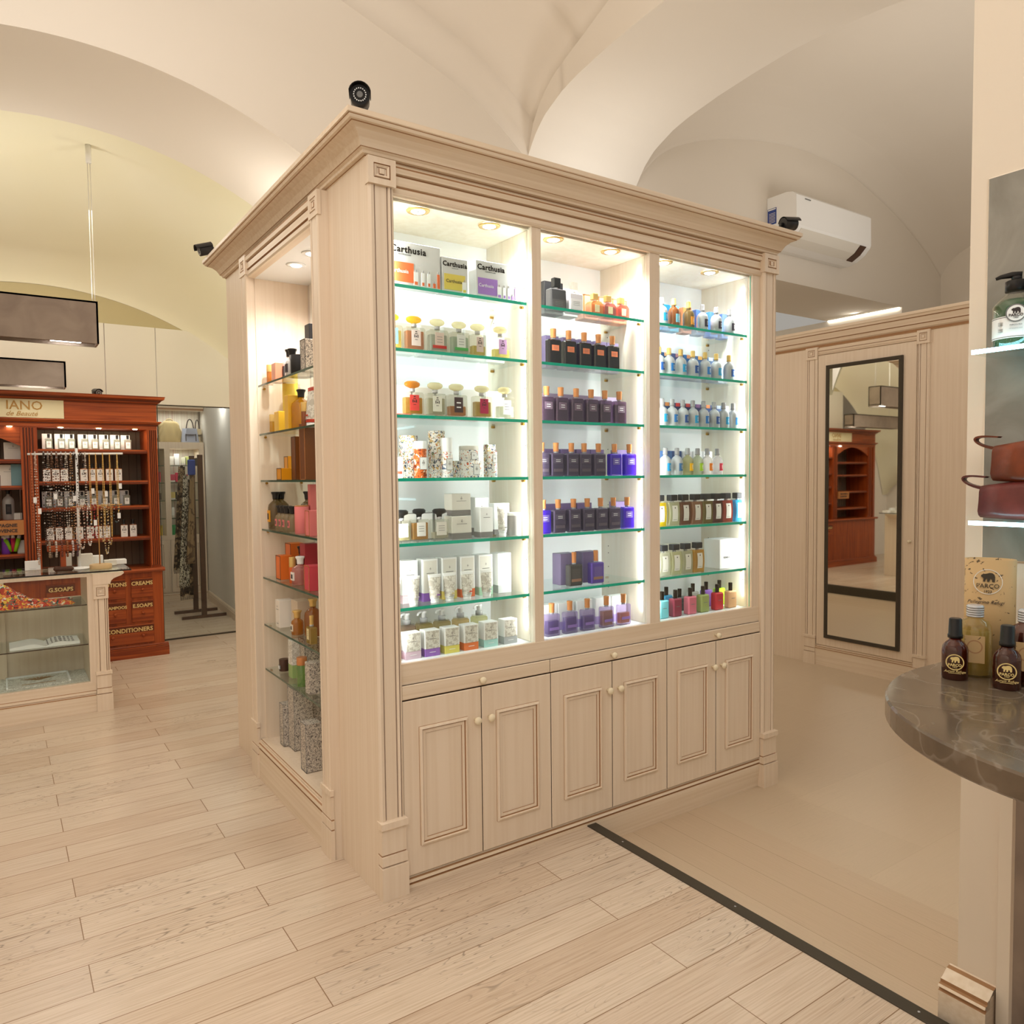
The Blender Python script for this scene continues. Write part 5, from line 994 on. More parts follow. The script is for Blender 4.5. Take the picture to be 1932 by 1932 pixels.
for z in(.678,.428):
    mb=MB(); mb.box(-2.05,-.602,3.02,3.42,z-.007,z,'shelf_glass',faces={'-y':'gap'}); part('glass_shelf',mb,ct)
mb=MB(); mb.box(-2.05,-.602,3.006,3.010,.19,.852,'pane'); part('front_glass',mb,ct)
# scarf, magazine, tray
mb=MB(); nx,ny=60,22; rr_=random.Random(3)
for j in range(ny+1):
    for i in range(nx+1):
        u=i/nx; v=j/ny; x=-1.30+.62*u; y=3.05+.24*v; hump=.115*math.exp(-((u-.42)/.16)**2)*math.exp(-((v-.6)/.4)**2)+.035*math.sin(v*PI)**.5*(1-u)**.3
        z=.682+max(.002,hump+.014*math.sin(u*31+v*7)*math.sin(v*9+u*4)+.012*math.sin(v*17+u*11)*(1-u*.5)); z=max(.682,z*1 if v not in(0,1) else .682); mb.v.append((x+.02*math.sin(v*8),y+.012*math.sin(u*25),z))
for j in range(ny):
    for i in range(nx): k=j*(nx+1)+i; mb.f.append((k,k+1,k+nx+2,k+nx+1)); mb.m.append(mb.mi('scarf_bright')); mb.sm.append(True)
solid('scarf',mb,'crumpled multicoloured patterned scarf on the upper glass shelf of the counter','scarf',loc=(-1,3.17,.68))
t=thing('magazine',(-.83,3.17,.428),'open magazine lying on the middle glass shelf of the counter','magazine')
for nm,s in(('left_page',-1),('right_page',1)):
    mb=MB(); n=10
    for k in range(n):
        f=lambda q:.03*math.sin(min(1,q*1.6)*PI*.62)*(1-q*.6)+.004
        q0,q1=k/n,(k+1)/n; x0=-.83+s*.185*q0; x1=-.83+s*.185*q1
        for (ya,yb) in((3.06,3.27),): mb.quad([(x0,ya,.429+f(q0)),(x1,ya,.429+f(q1)),(x1,yb,.429+f(q1)),(x0,yb,.429+f(q0))],'paper'); mb.quad([(x0,ya,.429),(x1,ya,.429),(x1,ya,.429+f(q1)),(x0,ya,.429+f(q0))],'paper')
    if s>0:
        for a in range(7):
            for b_ in range(5):
                q=(a+.8)/8.5; x=-.83+.185*q; y=3.08+b_*.038; zz=.4335+.03*math.sin(min(1,q*1.6)*PI*.62)*(1-q*.6); w=.005+.004*rr_.random(); mb.quad([(x-w,y,zz),(x+w,y,zz-.0003),(x+w,y+.018,zz-.0003),(x-w,y+.018,zz)],'darkmark')
    part(nm,mb,t)
t=thing('serving_tray',(-.86,3.2,.187),'white ornate tray with gold leaf motif on the counter floor','tray')
mb=MB(); mb.box(-1.04,-.70,3.08,3.36,.188,.196,'lace'); mb.box(-1.04,-1.03,3.08,3.36,.196,.206,'white'); mb.box(-.71,-.70,3.08,3.36,.196,.206,'white'); mb.box(-1.04,-.70,3.35,3.36,.196,.206,'white'); part('tray_body',mb,t)
mb=MB()
for k in range(9):
    a=-.8+k*.2; mb.prism([(-.87+.0*k,3.22),(-.87+.10*math.sin(a)-.008,3.22+.075*math.cos(a)),(-.87+.13*math.sin(a),3.22+.09*math.cos(a)),(-.87+.10*math.sin(a)+.008,3.22+.07*math.cos(a))],'brass',.1965,.1975,P=lambda u,w,t_:(u,w,t_))
mb.box(-.96,-.78,3.13,3.14,.1965,.1975,'brass'); part('gold_motif',mb,t)
# ---- jewellery stands on the counter
def necklace(x,y,ztop,drop,wid,c,bead=.0055,label='',sway=0,metal=False,back=0,tagc=False,n=None,grp='necklaces on the white stand'):
    t=thing('necklace',(x,y,ztop),label,'necklace',grp); m_=c if isinstance(c,str) else cm(c,.3); mb=MB(); n=n or max(12,int(drop*2/(bead*2.3)))
    for k in range(n+1):
        s=k/n; a=s*2*PI; zz=ztop-drop*(.5-.5*math.cos(a)); xx=x+wid*math.sin(a)*(.6+.4*(1-abs(2*s-1))); yy=y-.012-back*s
        if s<.04 or s>.96: yy=y
        if metal:
            if k: mb.tube([pv,(xx,yy,zz)],bead*.45,m_,5)
        else: mb.ball((xx,yy,zz),bead*(.62 if k%3 else .95),m_ if k%7 else 'silver',6,4)
        pv=(xx,yy,zz)
    part('bead_string',mb,t)
    if tagc: mb=MB(); mb.box(x+.004,x+.022,y-.022,y-.0205,ztop-drop*.5-.035,ztop-drop*.5,'white'); part('price_tag',mb,t)
SY=3.2
t=thing('necklace_stand',(-.62,SY,.887),'white metal T-shaped necklace stand on the glass counter','display stand')
mb=MB(); mb.tube([(-.62,SY,.897),(-.615,SY,1.66)],.008,'white',10); part('post',mb,t)
mb=MB(); mb.tube([(-.88,SY,1.62),(-.35,SY,1.628)],.0065,'white',8); part('cross_bar',mb,t)
mb=MB(); mb.lathe([(.07,0),(.07,.006),(.02,.012),(.01,.014)],'white',-.62,SY,.887,24); part('base',mb,t)
beads=[(58,.56,.004,(176,96,60),'copper'),(66,.70,.008,(200,176,160),'pearl'),(82,.60,.010,(58,46,40),'dark brown'),(90,.66,.008,(120,104,92),'grey bead'),(97,.52,.008,(110,74,50),'brown'),(106,.62,.010,(120,86,70),'long bronze'),(115,.68,.009,(90,64,54),'wooden bead'),(124,.50,.010,(196,186,174),'white shell'),(133,.55,.009,(160,120,80),'amber'),(139,.35,.03,(60,50,46),'chunky black'),(152,.38,.028,(70,48,40),'chunky brown'),(160,.42,.004,(222,206,190),'pale cord'),(168,.46,.004,(200,150,80),'gold chain'),(180,.44,.004,(210,160,90),'fine gold'),(193,.50,.005,(214,170,90),'thick gold chain'),(206,.55,.005,(206,160,84),'long gold chain'),(220,.40,.005,(216,180,110),'short gold chain')]
for i,(u,dr,wd,c,n) in enumerate(beads):
    x=sx(u,SY,1.6); necklace(x,SY-.002*(i%3),1.632,dr,wd,c,.0055 if i<11 else .0045,f'{n} necklace hanging from the white T-shaped stand',metal=i in(0,12,13,14,15,16),tagc=i in(0,1,4,8,12,14,16))
t=thing('bracelet_stand',(-.51,3.1,.887),'wooden bar stand with a round pale wooden base hung with bead strings','display stand')
mb=MB(); mb.lathe([(.062,0),(.064,.003),(.064,.028),(.060,.031)],cm((206,176,130),.5),-.51,3.1,.887,28); part('base',mb,t)
mb=MB(); mb.tube([(-.515,3.1,.917),(-.515,3.1,1.295)],.0035,cm((190,140,80),.4),8); part('post',mb,t)
mb=MB(); mb.tube([(-.655,3.1,1.288),(-.375,3.1,1.296)],.004,cm((200,150,90),.4),8); part('cross_bar',mb,t)
bs=[(146,.27,.016,(190,150,130),'pink stone'),(153,.28,.018,(206,186,170),'pearl pink'),(161,.22,.012,(150,90,80),'brown stone'),(167,.26,.014,(226,220,212),'white bead'),(174,.20,.012,(140,36,36),'red bead'),(180,.22,.012,(150,40,40),'dark red bead'),(193,.24,.012,(190,160,110),'golden bead'),(199,.32,.014,(200,176,130),'cream bead'),(206,.26,.012,(170,140,90),'bronze bead'),(219,.12,.02,(60,76,76),'dark teal cluster')]
for i,(u,dr,wd,c,n) in enumerate(bs): necklace(sx(u,3.1,1.28),3.1,1.302,dr,wd,c,.006,f'{n} string hanging from the wooden bar stand',tagc=i in(4,9),grp='bead strings on the wooden bar')
t=thing('bracelet_stand',(-.71,3.12,.887),'small brown wooden T-bar stand with bracelets','display stand')
mb=MB(); mb.box(-.77,-.66,3.09,3.15,.887,.915,'rack_wood',.01); part('base',mb,t); mb=MB(); mb.box(-.73,-.70,3.11,3.13,.915,1.02,'orange_wood'); part('post',mb,t); mb=MB(); mb.box(-.80,-.62,3.105,3.135,1.01,1.05,'orange_wood',.006); part('cross_bar',mb,t)
for i,x in enumerate((-.785,-.75,-.72,-.69,-.66,-.635)):
    mb=MB(); n=18
    for k in range(n): a=2*PI*k/n; mb.ball((x,3.12+.034*math.cos(a),1.025+.046*math.sin(a)),.0065,cm([(150,130,110),(190,180,170),(110,60,50),(140,90,60),(200,190,190),(90,70,80)][i],.3),6,4)
    solid('bracelet',mb,f'{["grey","silvery","maroon","brown","pale","plum"][i]} bead bracelet on the small wooden bar','bracelet','bracelets on the small wooden bar',loc=(x,3.12,1.02))
for i,(u,y,w,d,h,c,l) in enumerate(((127,3.35,.05,.04,.09,'offwhite','small pale carton at the left on the glass counter'),(161,3.3,.085,.06,.085,'offwhite','folded cream card box on the glass counter'),(183,3.36,.07,.05,.065,'white','white box with a round stamp on the glass counter'),(62,3.3,.085,.02,.06,'white','white notice card standing at the left of the glass counter'),(222,3.36,.10,.08,.03,'white','flat white box stack near the counter end'),(208,3.3,.07,.06,.035,'offwhite','small open white box on the glass counter'))):
    place('card_box','cc%d'%i,cbox(w,d,h,c,line='greymark' if i in(2,3) else None),(sx(u,y,.9),y,.887),l,'box')
# ================================================================ HANGING LAMPS
for x0,x1,y0,y1,z0,z1,l,zt in((-1.9,-.432,3.5,3.68,2.384,2.668,'upper long taupe box pendant lamp hanging at the left',3.75),(-1.9,-.60,4.0,4.16,2.131,2.317,'lower long taupe box pendant lamp above the wooden cabinet',3.75)):
    t=thing('pendant_lamp',((x0+x1)/2,(y0+y1)/2,z0),l,'lamp','long box pendant lamps')
    mb=MB(); e=.012
    mb.box(x0,x1,y0,y0+e,z0,z1,'taupe'); mb.box(x0,x1,y1-e,y1,z0,z1,'taupe'); mb.box(x0,x0+e,y0,y1,z0,z1,'taupe'); mb.box(x1-e,x1,y0,y1,z0,z1,'taupe'); mb.box(x0,x1,y0,y1,z1-e,z1,'taupe'); mb.box(x0,x1,y0+e,y1-e,z0+.02,z0+.03,'taupe'); part('box_shade',mb,t)
    mb=MB(); mb.box(x1-.28,x1-.10,y0+.06,y0+.11,z0+.012,z0+.02,'lamp_glow'); part('light_slot',mb,t)
    mb=MB(); xc=-.455 if z0>2.2 else x0+.2; zc0=min(zf(xc,(y0+y1)/2)[2],4)
    for dx in(0,.016): mb.tube([(xc+dx,(y0+y1)/2,z1),(xc+dx,(y0+y1)/2,zc0)],.0028,'offwhite',6)
    mb.tube([(xc+.008,(y0+y1)/2,zc0-.12),(xc+.008,(y0+y1)/2,zc0)],.018,'offwhite',12); part('suspension_cable',mb,t)
cctv((sx(182,4.7,2.2),4.7,2.132),(.3,-1,-.1),'tiny dark security camera standing in for one mirrored above the wooden cabinet',.9)  # a camera mirrored in the panels, added as an object on the hutch
# wall lamp
t=thing('wall_lamp',(.96,6.0,2.41),'square taupe box wall lamp throwing light up and down the white wall','wall lamp')
mb=MB(); e=.01; x0,x1,y0,y1,z0,z1=.765,.955,5.92,6.12,2.405,2.60
mb.box(x0,x1,y0,y0+e,z0,z1,'taupe'); mb.box(x0,x1,y1-e,y1,z0,z1,'taupe'); mb.box(x0,x0+e,y0,y1,z0,z1,'taupe'); mb.box(x1-e,x1,y0,y1,z0,z1,'taupe'); part('box_shade',mb,t); mb=MB(); mb.box(x0+.05,x1-.05,y0+.05,y1-.05,z0+.05,z0+.06,'lamp_glow'); part('bulb',mb,t)
# ================================================================ SHELVING BEYOND THE GLASS, a mirror reflection built as real things
t0=thing('shelving_unit',(.3,7.45,0),'cream shelving unit with glass shelves and handbags seen through the glass pane','shelving unit')
mb=MB(); mb.box(-.6,1.045,7.3,7.6,0,.79,'cream'); mb.box(-.6,1.045,7.3,7.6,1.82,1.90,'cream'); mb.box(.60,.66,7.3,7.6,.79,1.82,'cream'); mb.box(-.6,1.045,7.58,7.6,.79,2.3,'stripes'); mb.box(-.6,1.045,7.3,7.6,2.29,2.33,'cream'); mb.box(.985,1.045,7.3,7.6,.79,1.82,'cream'); part('carcass',mb,t0)
mb=MB(); mb.vstrip(lambda a,b,o:(b,7.3-o,a),[(2.27,0),(2.28,.02),(2.3,.03),(2.34,.06),(2.36,.08),(2.38,.08),(2.38,-.2)],-.6,1.045,['cream_h','glaze','cream_h','cream_h','glaze','cream_h']); part('cornice',mb,t0)
for a,b in((.02,.36),(.64,1.0),(.37,.61)): 
    mb=MB(); mb.rings(FY(7.3),a,b,.12,.74,[(0,0),(0,.012),(.05,.014),(.053,.008),(.06,.012)],['gap','cream','glaze','cream'],'cream'); part('door',mb,t0)
mb=MB(); mb.vstrip(lambda a,b,o:(b,7.3-o,a),[(0,.02),(.08,.02),(.085,.008),(.1,.004)],-.6,1.045,['cream_h','glaze','cream_h']); part('plinth',mb,t0)
for z in(1.625,1.42,1.208,.995):
    mb=MB(); mb.box(-.6,.60,7.34,7.57,z-.008,z,'shelf_glass',faces={'-y':'glass_edge_d'}); mb.box(.66,.985,7.34,7.57,z-.008,z,'shelf_glass',faces={'-y':'glass_edge_d'}); part('glass_shelf',mb,t0)
gx=random.Random(5); k=0
sets=[(1.633,[(.70,.05,.10,'offwhite','pale'),(.76,.05,.13,'white','white'),(.84,.05,.09,(226,226,200),'cream'),(.875,.04,.1,(190,196,120),'yellow green')]),(1.428,[(.70,.07,.09,(196,70,96),'rose'),(.775,.07,.11,(206,60,90),'crimson'),(.85,.06,.09,(190,90,100),'dusty red'),(.55,.05,.12,(220,80,100),'pink')]),(1.216,[(.70,.06,.09,(210,190,120),'sand'),(.765,.06,.09,(60,56,50),'black'),(.83,.05,.09,(190,160,90),'bronze'),(.55,.05,.08,(90,80,80),'grey')]),(1.003,[(.70,.03,.12,'white','white'),(.76,.04,.10,(226,226,220),'ivory'),(.82,.06,.07,(230,200,190),'blush')]),(.79,[(.70,.05,.12,(40,150,90),'green'),(.765,.05,.12,(226,120,50),'orange'),(.84,.05,.10,(150,60,50),'brown'),(.88,.04,.11,(240,206,40),'yellow'),(.55,.05,.12,(240,210,60),'lemon')])]
for z,its in sets:
    for x,w,h,c,n in its:
        m_=c if isinstance(c,str) else cm(c); k+=1
        place('carton','bw%d'%k,cbox(w,.05,h,m_,band='offwhite' if k%2 else None,bh=.2),(x,7.45,z),f'small {n} product box on the shelving beyond the glass pane, {"top" if z>1.6 else "second" if z>1.4 else "third" if z>1.2 else "fourth" if z>1 else "bottom"} row','box','products on the far shelving')
def handbag(x,y,z,w,h,d,c,label,slouch=False,trim='darkmark'):
    t=thing('handbag',(x,y,z),label,'handbag','handbags on the top shelf'); m_=cm(c,.4); mb=MB(); n=12; m2=9
    for j in range(m2+1):
        v=j/m2; 
        for i in range(n*2):
            a=2*PI*i/(n*2); sx_=math.copysign(abs(math.cos(a))**(.9 if slouch else .45),math.cos(a)); sy_=math.copysign(abs(math.sin(a))**.6,math.sin(a)); tw=1-.22*v+(.13*math.sin(5*a+v*5) if slouch else 0); td=(1-.85*v)*(1+(.25*math.sin(9*a+v*4) if slouch else 0))
            mb.v.append((x+sx_*w/2*tw,y+sy_*d/2*td,z+h*v*(1-(.18*abs(math.cos(a))**2 if slouch and v>.4 else 0)+(.03*math.sin(5*a) if slouch else 0))))
    N=n*2
    for j in range(m2):
        for i in range(N): a=j*N+i;b=j*N+(i+1)%N; mb.f.append((a,b,b+N,a+N)); mb.m.append(mb.mi(m_)); mb.sm.append(slouch)
    mb.f.append(tuple(range(N))); mb.m.append(0); mb.sm.append(False); mb.f.append(tuple(m2*N+i for i in range(N))); mb.m.append(0); mb.sm.append(False); part('bag_body',mb,t)
    mb=MB(); pts=[(x-w*.2*math.cos(PI*k/12),y-d*.15,z+h*.80+h*.85*math.sin(PI*k/12)) for k in range(13)] if not slouch else [(x-w*.15*math.cos(PI*k/12),y,z+h*.95+h*.12*math.sin(PI*k/12)) for k in range(13)]
    mb.tube(pts,.006,trim if not slouch else m_,8); part('handle',mb,t)
    if not slouch:
        mb=MB(); yy=y-d/2-.004
        mb.prism([(x-w*.28,z+h*.55),(x+w*.28,z+h*.55),(x+w*.22,z+h*1.0),(x-w*.22,z+h*1.0)],m_,yy,yy+d*.5,P=lambda u,q,t_:(u,t_,q))
        for sg in(-1,1): mb.box(x+sg*w*.27-.004,x+sg*w*.27+.004,yy-.004,yy,z+h*.1,z+h*.6,trim)
        mb.box(x-w*.28,x+w*.28,yy-.004,yy,z+h*.53,z+h*.57,trim); part('front_flap',mb,t)
handbag(sx(320,7.42,2),7.42,1.90,.27,.26,.13,(190,168,120),'slouchy beige gathered handbag on the far shelving, left one',True)
handbag(sx(358,7.4,2),7.40,1.90,.21,.17,.12,(176,182,200),'pale blue grey handbag with dark piping between the beige bags')
handbag(1.005,7.46,1.90,.12,.17,.11,(214,196,160),'beige handbag half hidden by the white wall')
# coat rack and scarves
t=thing('garment_rack',(.68,6.15,0),'dark wooden garment rack with scarves standing by the white wall','rack')
XR=.715
for y in(5.98,6.38):
    mb=MB(); mb.box(XR-.025,XR+.025,y-.015,y+.015,.03,1.71,'rack_wood'); part('post',mb,t)
    mb=MB(); mb.box(XR-.22,XR+.22,y-.02,y+.02,0,.03,'rack_wood'); part('foot',mb,t)
mb=MB(); mb.box(XR-.012,XR+.012,5.99,6.37,1.60,1.68,'metal_dark'); part('top_rail',mb,t)
def drape(x,y,z0,z1,w,mat,label,k):
    D_=.02*(k%3)
    mb=MB(); nx,nz=10,26
    for s in(-1,1):
        b=len(mb.v)
        for j in range(nz+1):
            for i in range(nx+1):
                u=i/nx-.5; v=j/nz; z=z1-(z1-z0)*v; mb.v.append((x-.045*v+u*w*(.55+.5*v),y+s*.008+u*.05+.014*math.sin(u*16+k)*(.4+v),z+.01*math.cos(u*9)))
        for j in range(nz):
            for i in range(nx): q=b+j*(nx+1)+i; mb.f.append((q,q+1,q+nx+2,q+nx+1)); mb.m.append(mb.mi(mat)); mb.sm.append(True)
    for i in range(12):
        u=i/11-.5; xx=x-.045+u*w*1.05; yy=y+u*.05; mb.tube([(xx,yy,z0+.01),(xx+.004,yy,z0-.05)],.003,mat,4)
    return solid('scarf',mb,label,'scarf','scarves on the wooden rack',loc=(x,y,z1))
drape(.655,6.06,.62,1.60,.09,'scarf_tan','tan patterned scarf hanging at the front of the wooden rack',1)
drape(.605,6.15,.36,1.50,.10,'scarf_houndstooth','cream and black checked scarf on the wooden rack',2.2)
drape(.64,6.22,.22,1.45,.13,'scarf_brown','dark brown lace scarf hanging lowest on the wooden rack',3)
drape(.60,6.31,.50,1.60,.13,'scarf_brown','brown scarf hanging at the back of the wooden rack',4)
mb=MB(); mb.box(.60,.675,6.0,6.025,1.50,1.66,cm((40,70,150),.6),.008); solid('scarf',mb,'folded blue scarf over the top of the wooden rack','scarf','scarves on the wooden rack',loc=(.64,6.04,1.42))
# ================================================================ RIGHT FOREGROUND PRODUCTS
def bear(x,y,z,s,mat,face='-y'):
    mb=MB(); pts=[(-1,.25),(-.93,.5),(-.72,.62),(-.62,.74),(-.5,.66),(-.2,.72),(.2,.86),(.6,.84),(.9,.6),(1,.2),(.98,-.6),(.6,-.6),(.58,-.25),(.35,-.05),(.2,-.6),(-.12,-.6),(-.1,-.1),(-.3,-.1),(-.38,-.6),(-.68,-.6),(-.62,-.05),(-.8,.12)]
    mb.prism([(x+a*s,z+b*s) for a,b in pts],mat,y-.0008,y,P=lambda u,w,t_:(u,t_,w)); return mb
def ringm(mb,x,y,z,r0,r1,mat,n=32):
    for k in range(n):
        a,b=2*PI*k/n,2*PI*(k+1)/n; mb.quad([(x+r0*math.cos(a),y,z+r0*math.sin(a)),(x+r0*math.cos(b),y,z+r0*math.sin(b)),(x+r1*math.cos(b),y,z+r1*math.sin(b)),(x+r1*math.cos(a),y,z+r1*math.sin(a))],mat)
def disc(mb,x,y,z,r,mat): mb.quad([(x+r*math.cos(2*PI*k/32),y,z+r*math.sin(2*PI*k/32)) for k in range(32)],mat)
pm('gold_print',(222,196,130),.4)
AMB=gm('gl',(96,36,14),.55,(190,90,40)); CLG='clear'
def dropper(s=1.0):
    def fn():
        mb=MB(); r=.0215; mb.lathe([(r*.96,0),(r,.002),(r,.052),(r*.94,.060),(r*.7,.067),(.010,.071),(.010,.077)],AMB,n=28); out=[('bottle_body',mb,None,None)]
        mb=MB(); mb.lathe([(r*.93,.002),(r*.93,.05),(r*.85,.055)],gm('lq',(64,22,8),.8),n=24); out.append(('oil',mb,None,None))
        mb=MB(); mb.lathe([(.0125,0),(.0125,.006),(.0115,.007),(.0105,.034),(.009,.036)],'black',0,0,.075,20); out.append(('cap',mb,None,None))
        mb=MB(); y=-r-.0006; ringm(mb,0,y,.034,.0128,.0146,'gold_print'); mb2=bear(0,y,.038,.0075,'gold_print')
        i=len(mb.v); mb.v+=mb2.v; mb.f+=[tuple(q+i for q in f) for f in mb2.f]; mb.m+=[0]*len(mb2.f); mb.sm+=mb2.sm
        mb.box(-.010,.010,y,y+.0004,.0135,.0143,'gold_print'); out.append(('printed_label',mb,None,None))
        out.append(T_('PARCO',.0066,'gold_print',0,y-.0004,.0268,'printed_label',bold=.0002)); out.append(T_('1923',.004,'gold_print',0,y-.0004,.0235,'printed_label')); out.append(T_('Leberg Refuge' if 0 else 'Aurum Refuge',.0058,'gold_print',0,y-.0004,.0155,'printed_label',shear=.4))
        return out
    return fn
def screwb(liq,paperm=True):
    def fn():
        mb=MB(); r=.028; g_=gm('gl',liq,.18,tuple(min(255,int(x*.5+128)) for x in liq)); mb.lathe([(r*.96,0),(r,.003),(r,.083),(r*.95,.093),(r*.78,.102),(.013,.107),(.013,.112)],g_,n=28); out=[('bottle_body',mb,None,None)]
        mb=MB(); mb.lathe([(r*.93,.004),(r*.93,.083),(r*.7,.086)],gm('lq',liq,.5),n=24); out.append(('liquid',mb,None,None))
        mb=MB(); pr=[]; 
        for k in range(5): pr+=[(.0145,k*.0042),(.0145,k*.0042+.003),(.0136,k*.0042+.0033),(.0136,k*.0042+.0042)]
        mb.lathe(pr+[(.012,.022)],'silver',0,0,.110,24); out.append(('screw_cap',mb,None,None))
        mb=MB(); y=-r-.0008; mb.box(-.016,.016,y,y+.002,.028,.078,'map_paper'); ringm(mb,0,y-.0002,.058,.0105,.0125,'glaze'); out.append(('label',mb,None,None)); return out
    return fn
tz=1.0
def yawcam(x,y): return math.atan2(x-CX,-(CY-y)) if 0 else -math.atan2((x-CX),(y-CY))
def putc(name,key,fn,u,v,z,label,cat,g=None,s=1.0,dr=0):
    p=at('z',z,u,v); ps=place(name,key,fn,(p.x,p.y,z),label,cat,g,yawcam(p.x,p.y)+dr); ps.scale=(s,s,s); return ps
putc('dropper_bottle','drop',dropper(),1801,1281,tz,'amber dropper bottle at the left end of the stone counter','bottle','amber bottles on the stone counter',1.19)
putc('dropper_bottle','drop',dropper(),1899,1300,tz,'amber dropper bottle nearest the right edge of the stone counter','bottle','amber bottles on the stone counter',1.19)
putc('oil_bottle','scr1',screwb((214,196,130)),1838,1274,tz,'clear bottle of yellow liquid with silver screw cap on the stone counter','bottle','screw capped bottles on the stone counter',1.18)
putc('oil_bottle','scr2',screwb((110,44,26)),1936,1292,tz,'bottle of dark red liquid with silver screw cap on the stone counter','bottle','screw capped bottles on the stone counter',1.20)
def cardtube(col='map_paper'):
    def fn():
        mb=MB(); r=.048; h=.235; sy_=.6
        mb.lathe([(r,0),(r,h),(r*.955,h),(r*.955,h-.03)],col,0,0,0,32,1,sy_); out=[('tube_body',mb,None,None)]
        mb=MB(); mb.lathe([(r*.94,h-.006),(.001,h-.006)],'cream',0,0,0,32,1,sy_); out.append(('inner_lid',mb,None,None))
        mb=MB(); y=-r*sy_-.0012; ringm(mb,-.004,y,h*.80,.0255,.027,'offwhite'); m2=bear(-.004,y,h*.835,.013,'metal_dark'); i=len(mb.v); mb.v+=m2.v; j=mb.mi('metal_dark'); mb.f+=[tuple(q+i for q in f) for f in m2.f]; mb.m+=[j]*len(m2.f); mb.sm+=m2.sm; out.append(('printed_emblem',mb,None,None))
        out.append(T_('PARCO',.013,'metal_dark',-.004,y-.0003,h*.745,'printed_emblem')); out.append(T_('1923',.008,'metal_dark',-.004,y-.0003,h*.70,'printed_emblem')); out.append(T_('Pellegrino Refugi',.010,'darkmark',-.008,y-.0003,h*.60,'printed_emblem',shear=.4)); return out
    return fn
putc('cardboard_tube','ctube',cardtube(),1865,1258,tz,'kraft cardboard tube printed with a bear emblem, behind the bottles','canister','cardboard tubes on the stone counter',1.06,.0)
p=putc('cardboard_tube','ctube',cardtube(),1990,1256,tz,'second cardboard tube cut off by the right edge of the frame','canister','cardboard tubes on the stone counter',1.06)
mb=MB()
def soapb():
    def fn():
        r=.052; G1=gm('gl',(6,110,58),.92,(60,190,140)); mb=MB(); mb.lathe([(r*.96,0),(r,.003),(r,.108),(r*.93,.115),(r*.55,.136),(.020,.146),(.020,.150)],'clear',n=40); out=[('bottle_body',mb,None,None)]
        mb=MB(); mb.lathe([(r*.95,.004),(r*.95,.108),(r*.86,.116),(r*.66,.124)],G1,n=32); out.append(('liquid_soap',mb,None,None))
        mb=MB(); mb.lathe([(.0255,0),(.0255,.026),(.022,.028)],'black',0,0,.146,28); mb.lathe([(.012,0),(.012,.010),(.010,.011)],'blackm',0,0,.174,18); out.append(('collar',mb,None,None))
        mb=MB(); mb.tube([(.012,0,.188),(-.01,0,.190),(-.035,-.0,.188),(-.046,0,.184)],[.008,.008,.0055,.004],'black',10); out.append(('pump_head',mb,None,None))
        mb=MB(); n=24; rr=r*1.008
        for k in range(n):
            a0=-PI/2-1.5+3.0*k/n; a1=-PI/2-1.5+3.0*(k+1)/n
            for z0,z1,m_,q in((.022,.078,'white',1),(.074,.076,'greymark',1.002),(.024,.0265,'taupe',1.002)): mb.quad([(rr*q*math.cos(a0),rr*q*math.sin(a0),z0),(rr*q*math.cos(a1),rr*q*math.sin(a1),z0),(rr*q*math.cos(a1),rr*q*math.sin(a1),z1),(rr*q*math.cos(a0),rr*q*math.sin(a0),z1)],m_,True)
        for k in range(6): mb.box(-.0-.038,-.022,-r*.86-.0,-r*.8,.062-k*.0035 - (.006 if k>2 else 0),.0626-k*.0035-(.006 if k>2 else 0),'greymark')
        out.append(('label',mb,None,None)); y=-rr-.0015; mb=MB(); disc(mb,0,y,.083,.0225,'greymark'); disc(mb,0,y-.0003,.083,.0195,'white'); m2=bear(0,y-.0005,.088,.010,'darkmark'); i=len(mb.v); j=mb.mi('darkmark'); mb.v+=m2.v; mb.f+=[tuple(q+i for q in f) for f in m2.f]; mb.m+=[j]*len(m2.f); mb.sm+=m2.sm
        out.append(('emblem',mb,None,None)); out.append(T_('PARCO',.0095,'darkmark',0,y-.0014,.0745,'emblem',bold=.0002)); out.append(T_('1923',.0055,'darkmark',0,y-.0014,.0695,'emblem')); out.append(T_('PARCO1923',.005,'darkmark',0,y-.0006,.052,'emblem')); out.append(T_('DETERGENTE MANI',.0032,'greymark',0,y-.0006,.044,'emblem')); return out
    return fn
place('soap_dispenser','sgreen',soapb(),(.998,-1.54,1.745),'green liquid soap bottle with black pump and bear label','bottle',None,yawcam(.998,-1.545)).scale=(.93,.93,.93)
place('soap_dispenser','sgreen',soapb(),(1.0,-1.655,1.745),'second green soap bottle partly behind the first, at the frame edge','bottle',None,yawcam(1.0,-1.655)).scale=(.93,.93,.93)
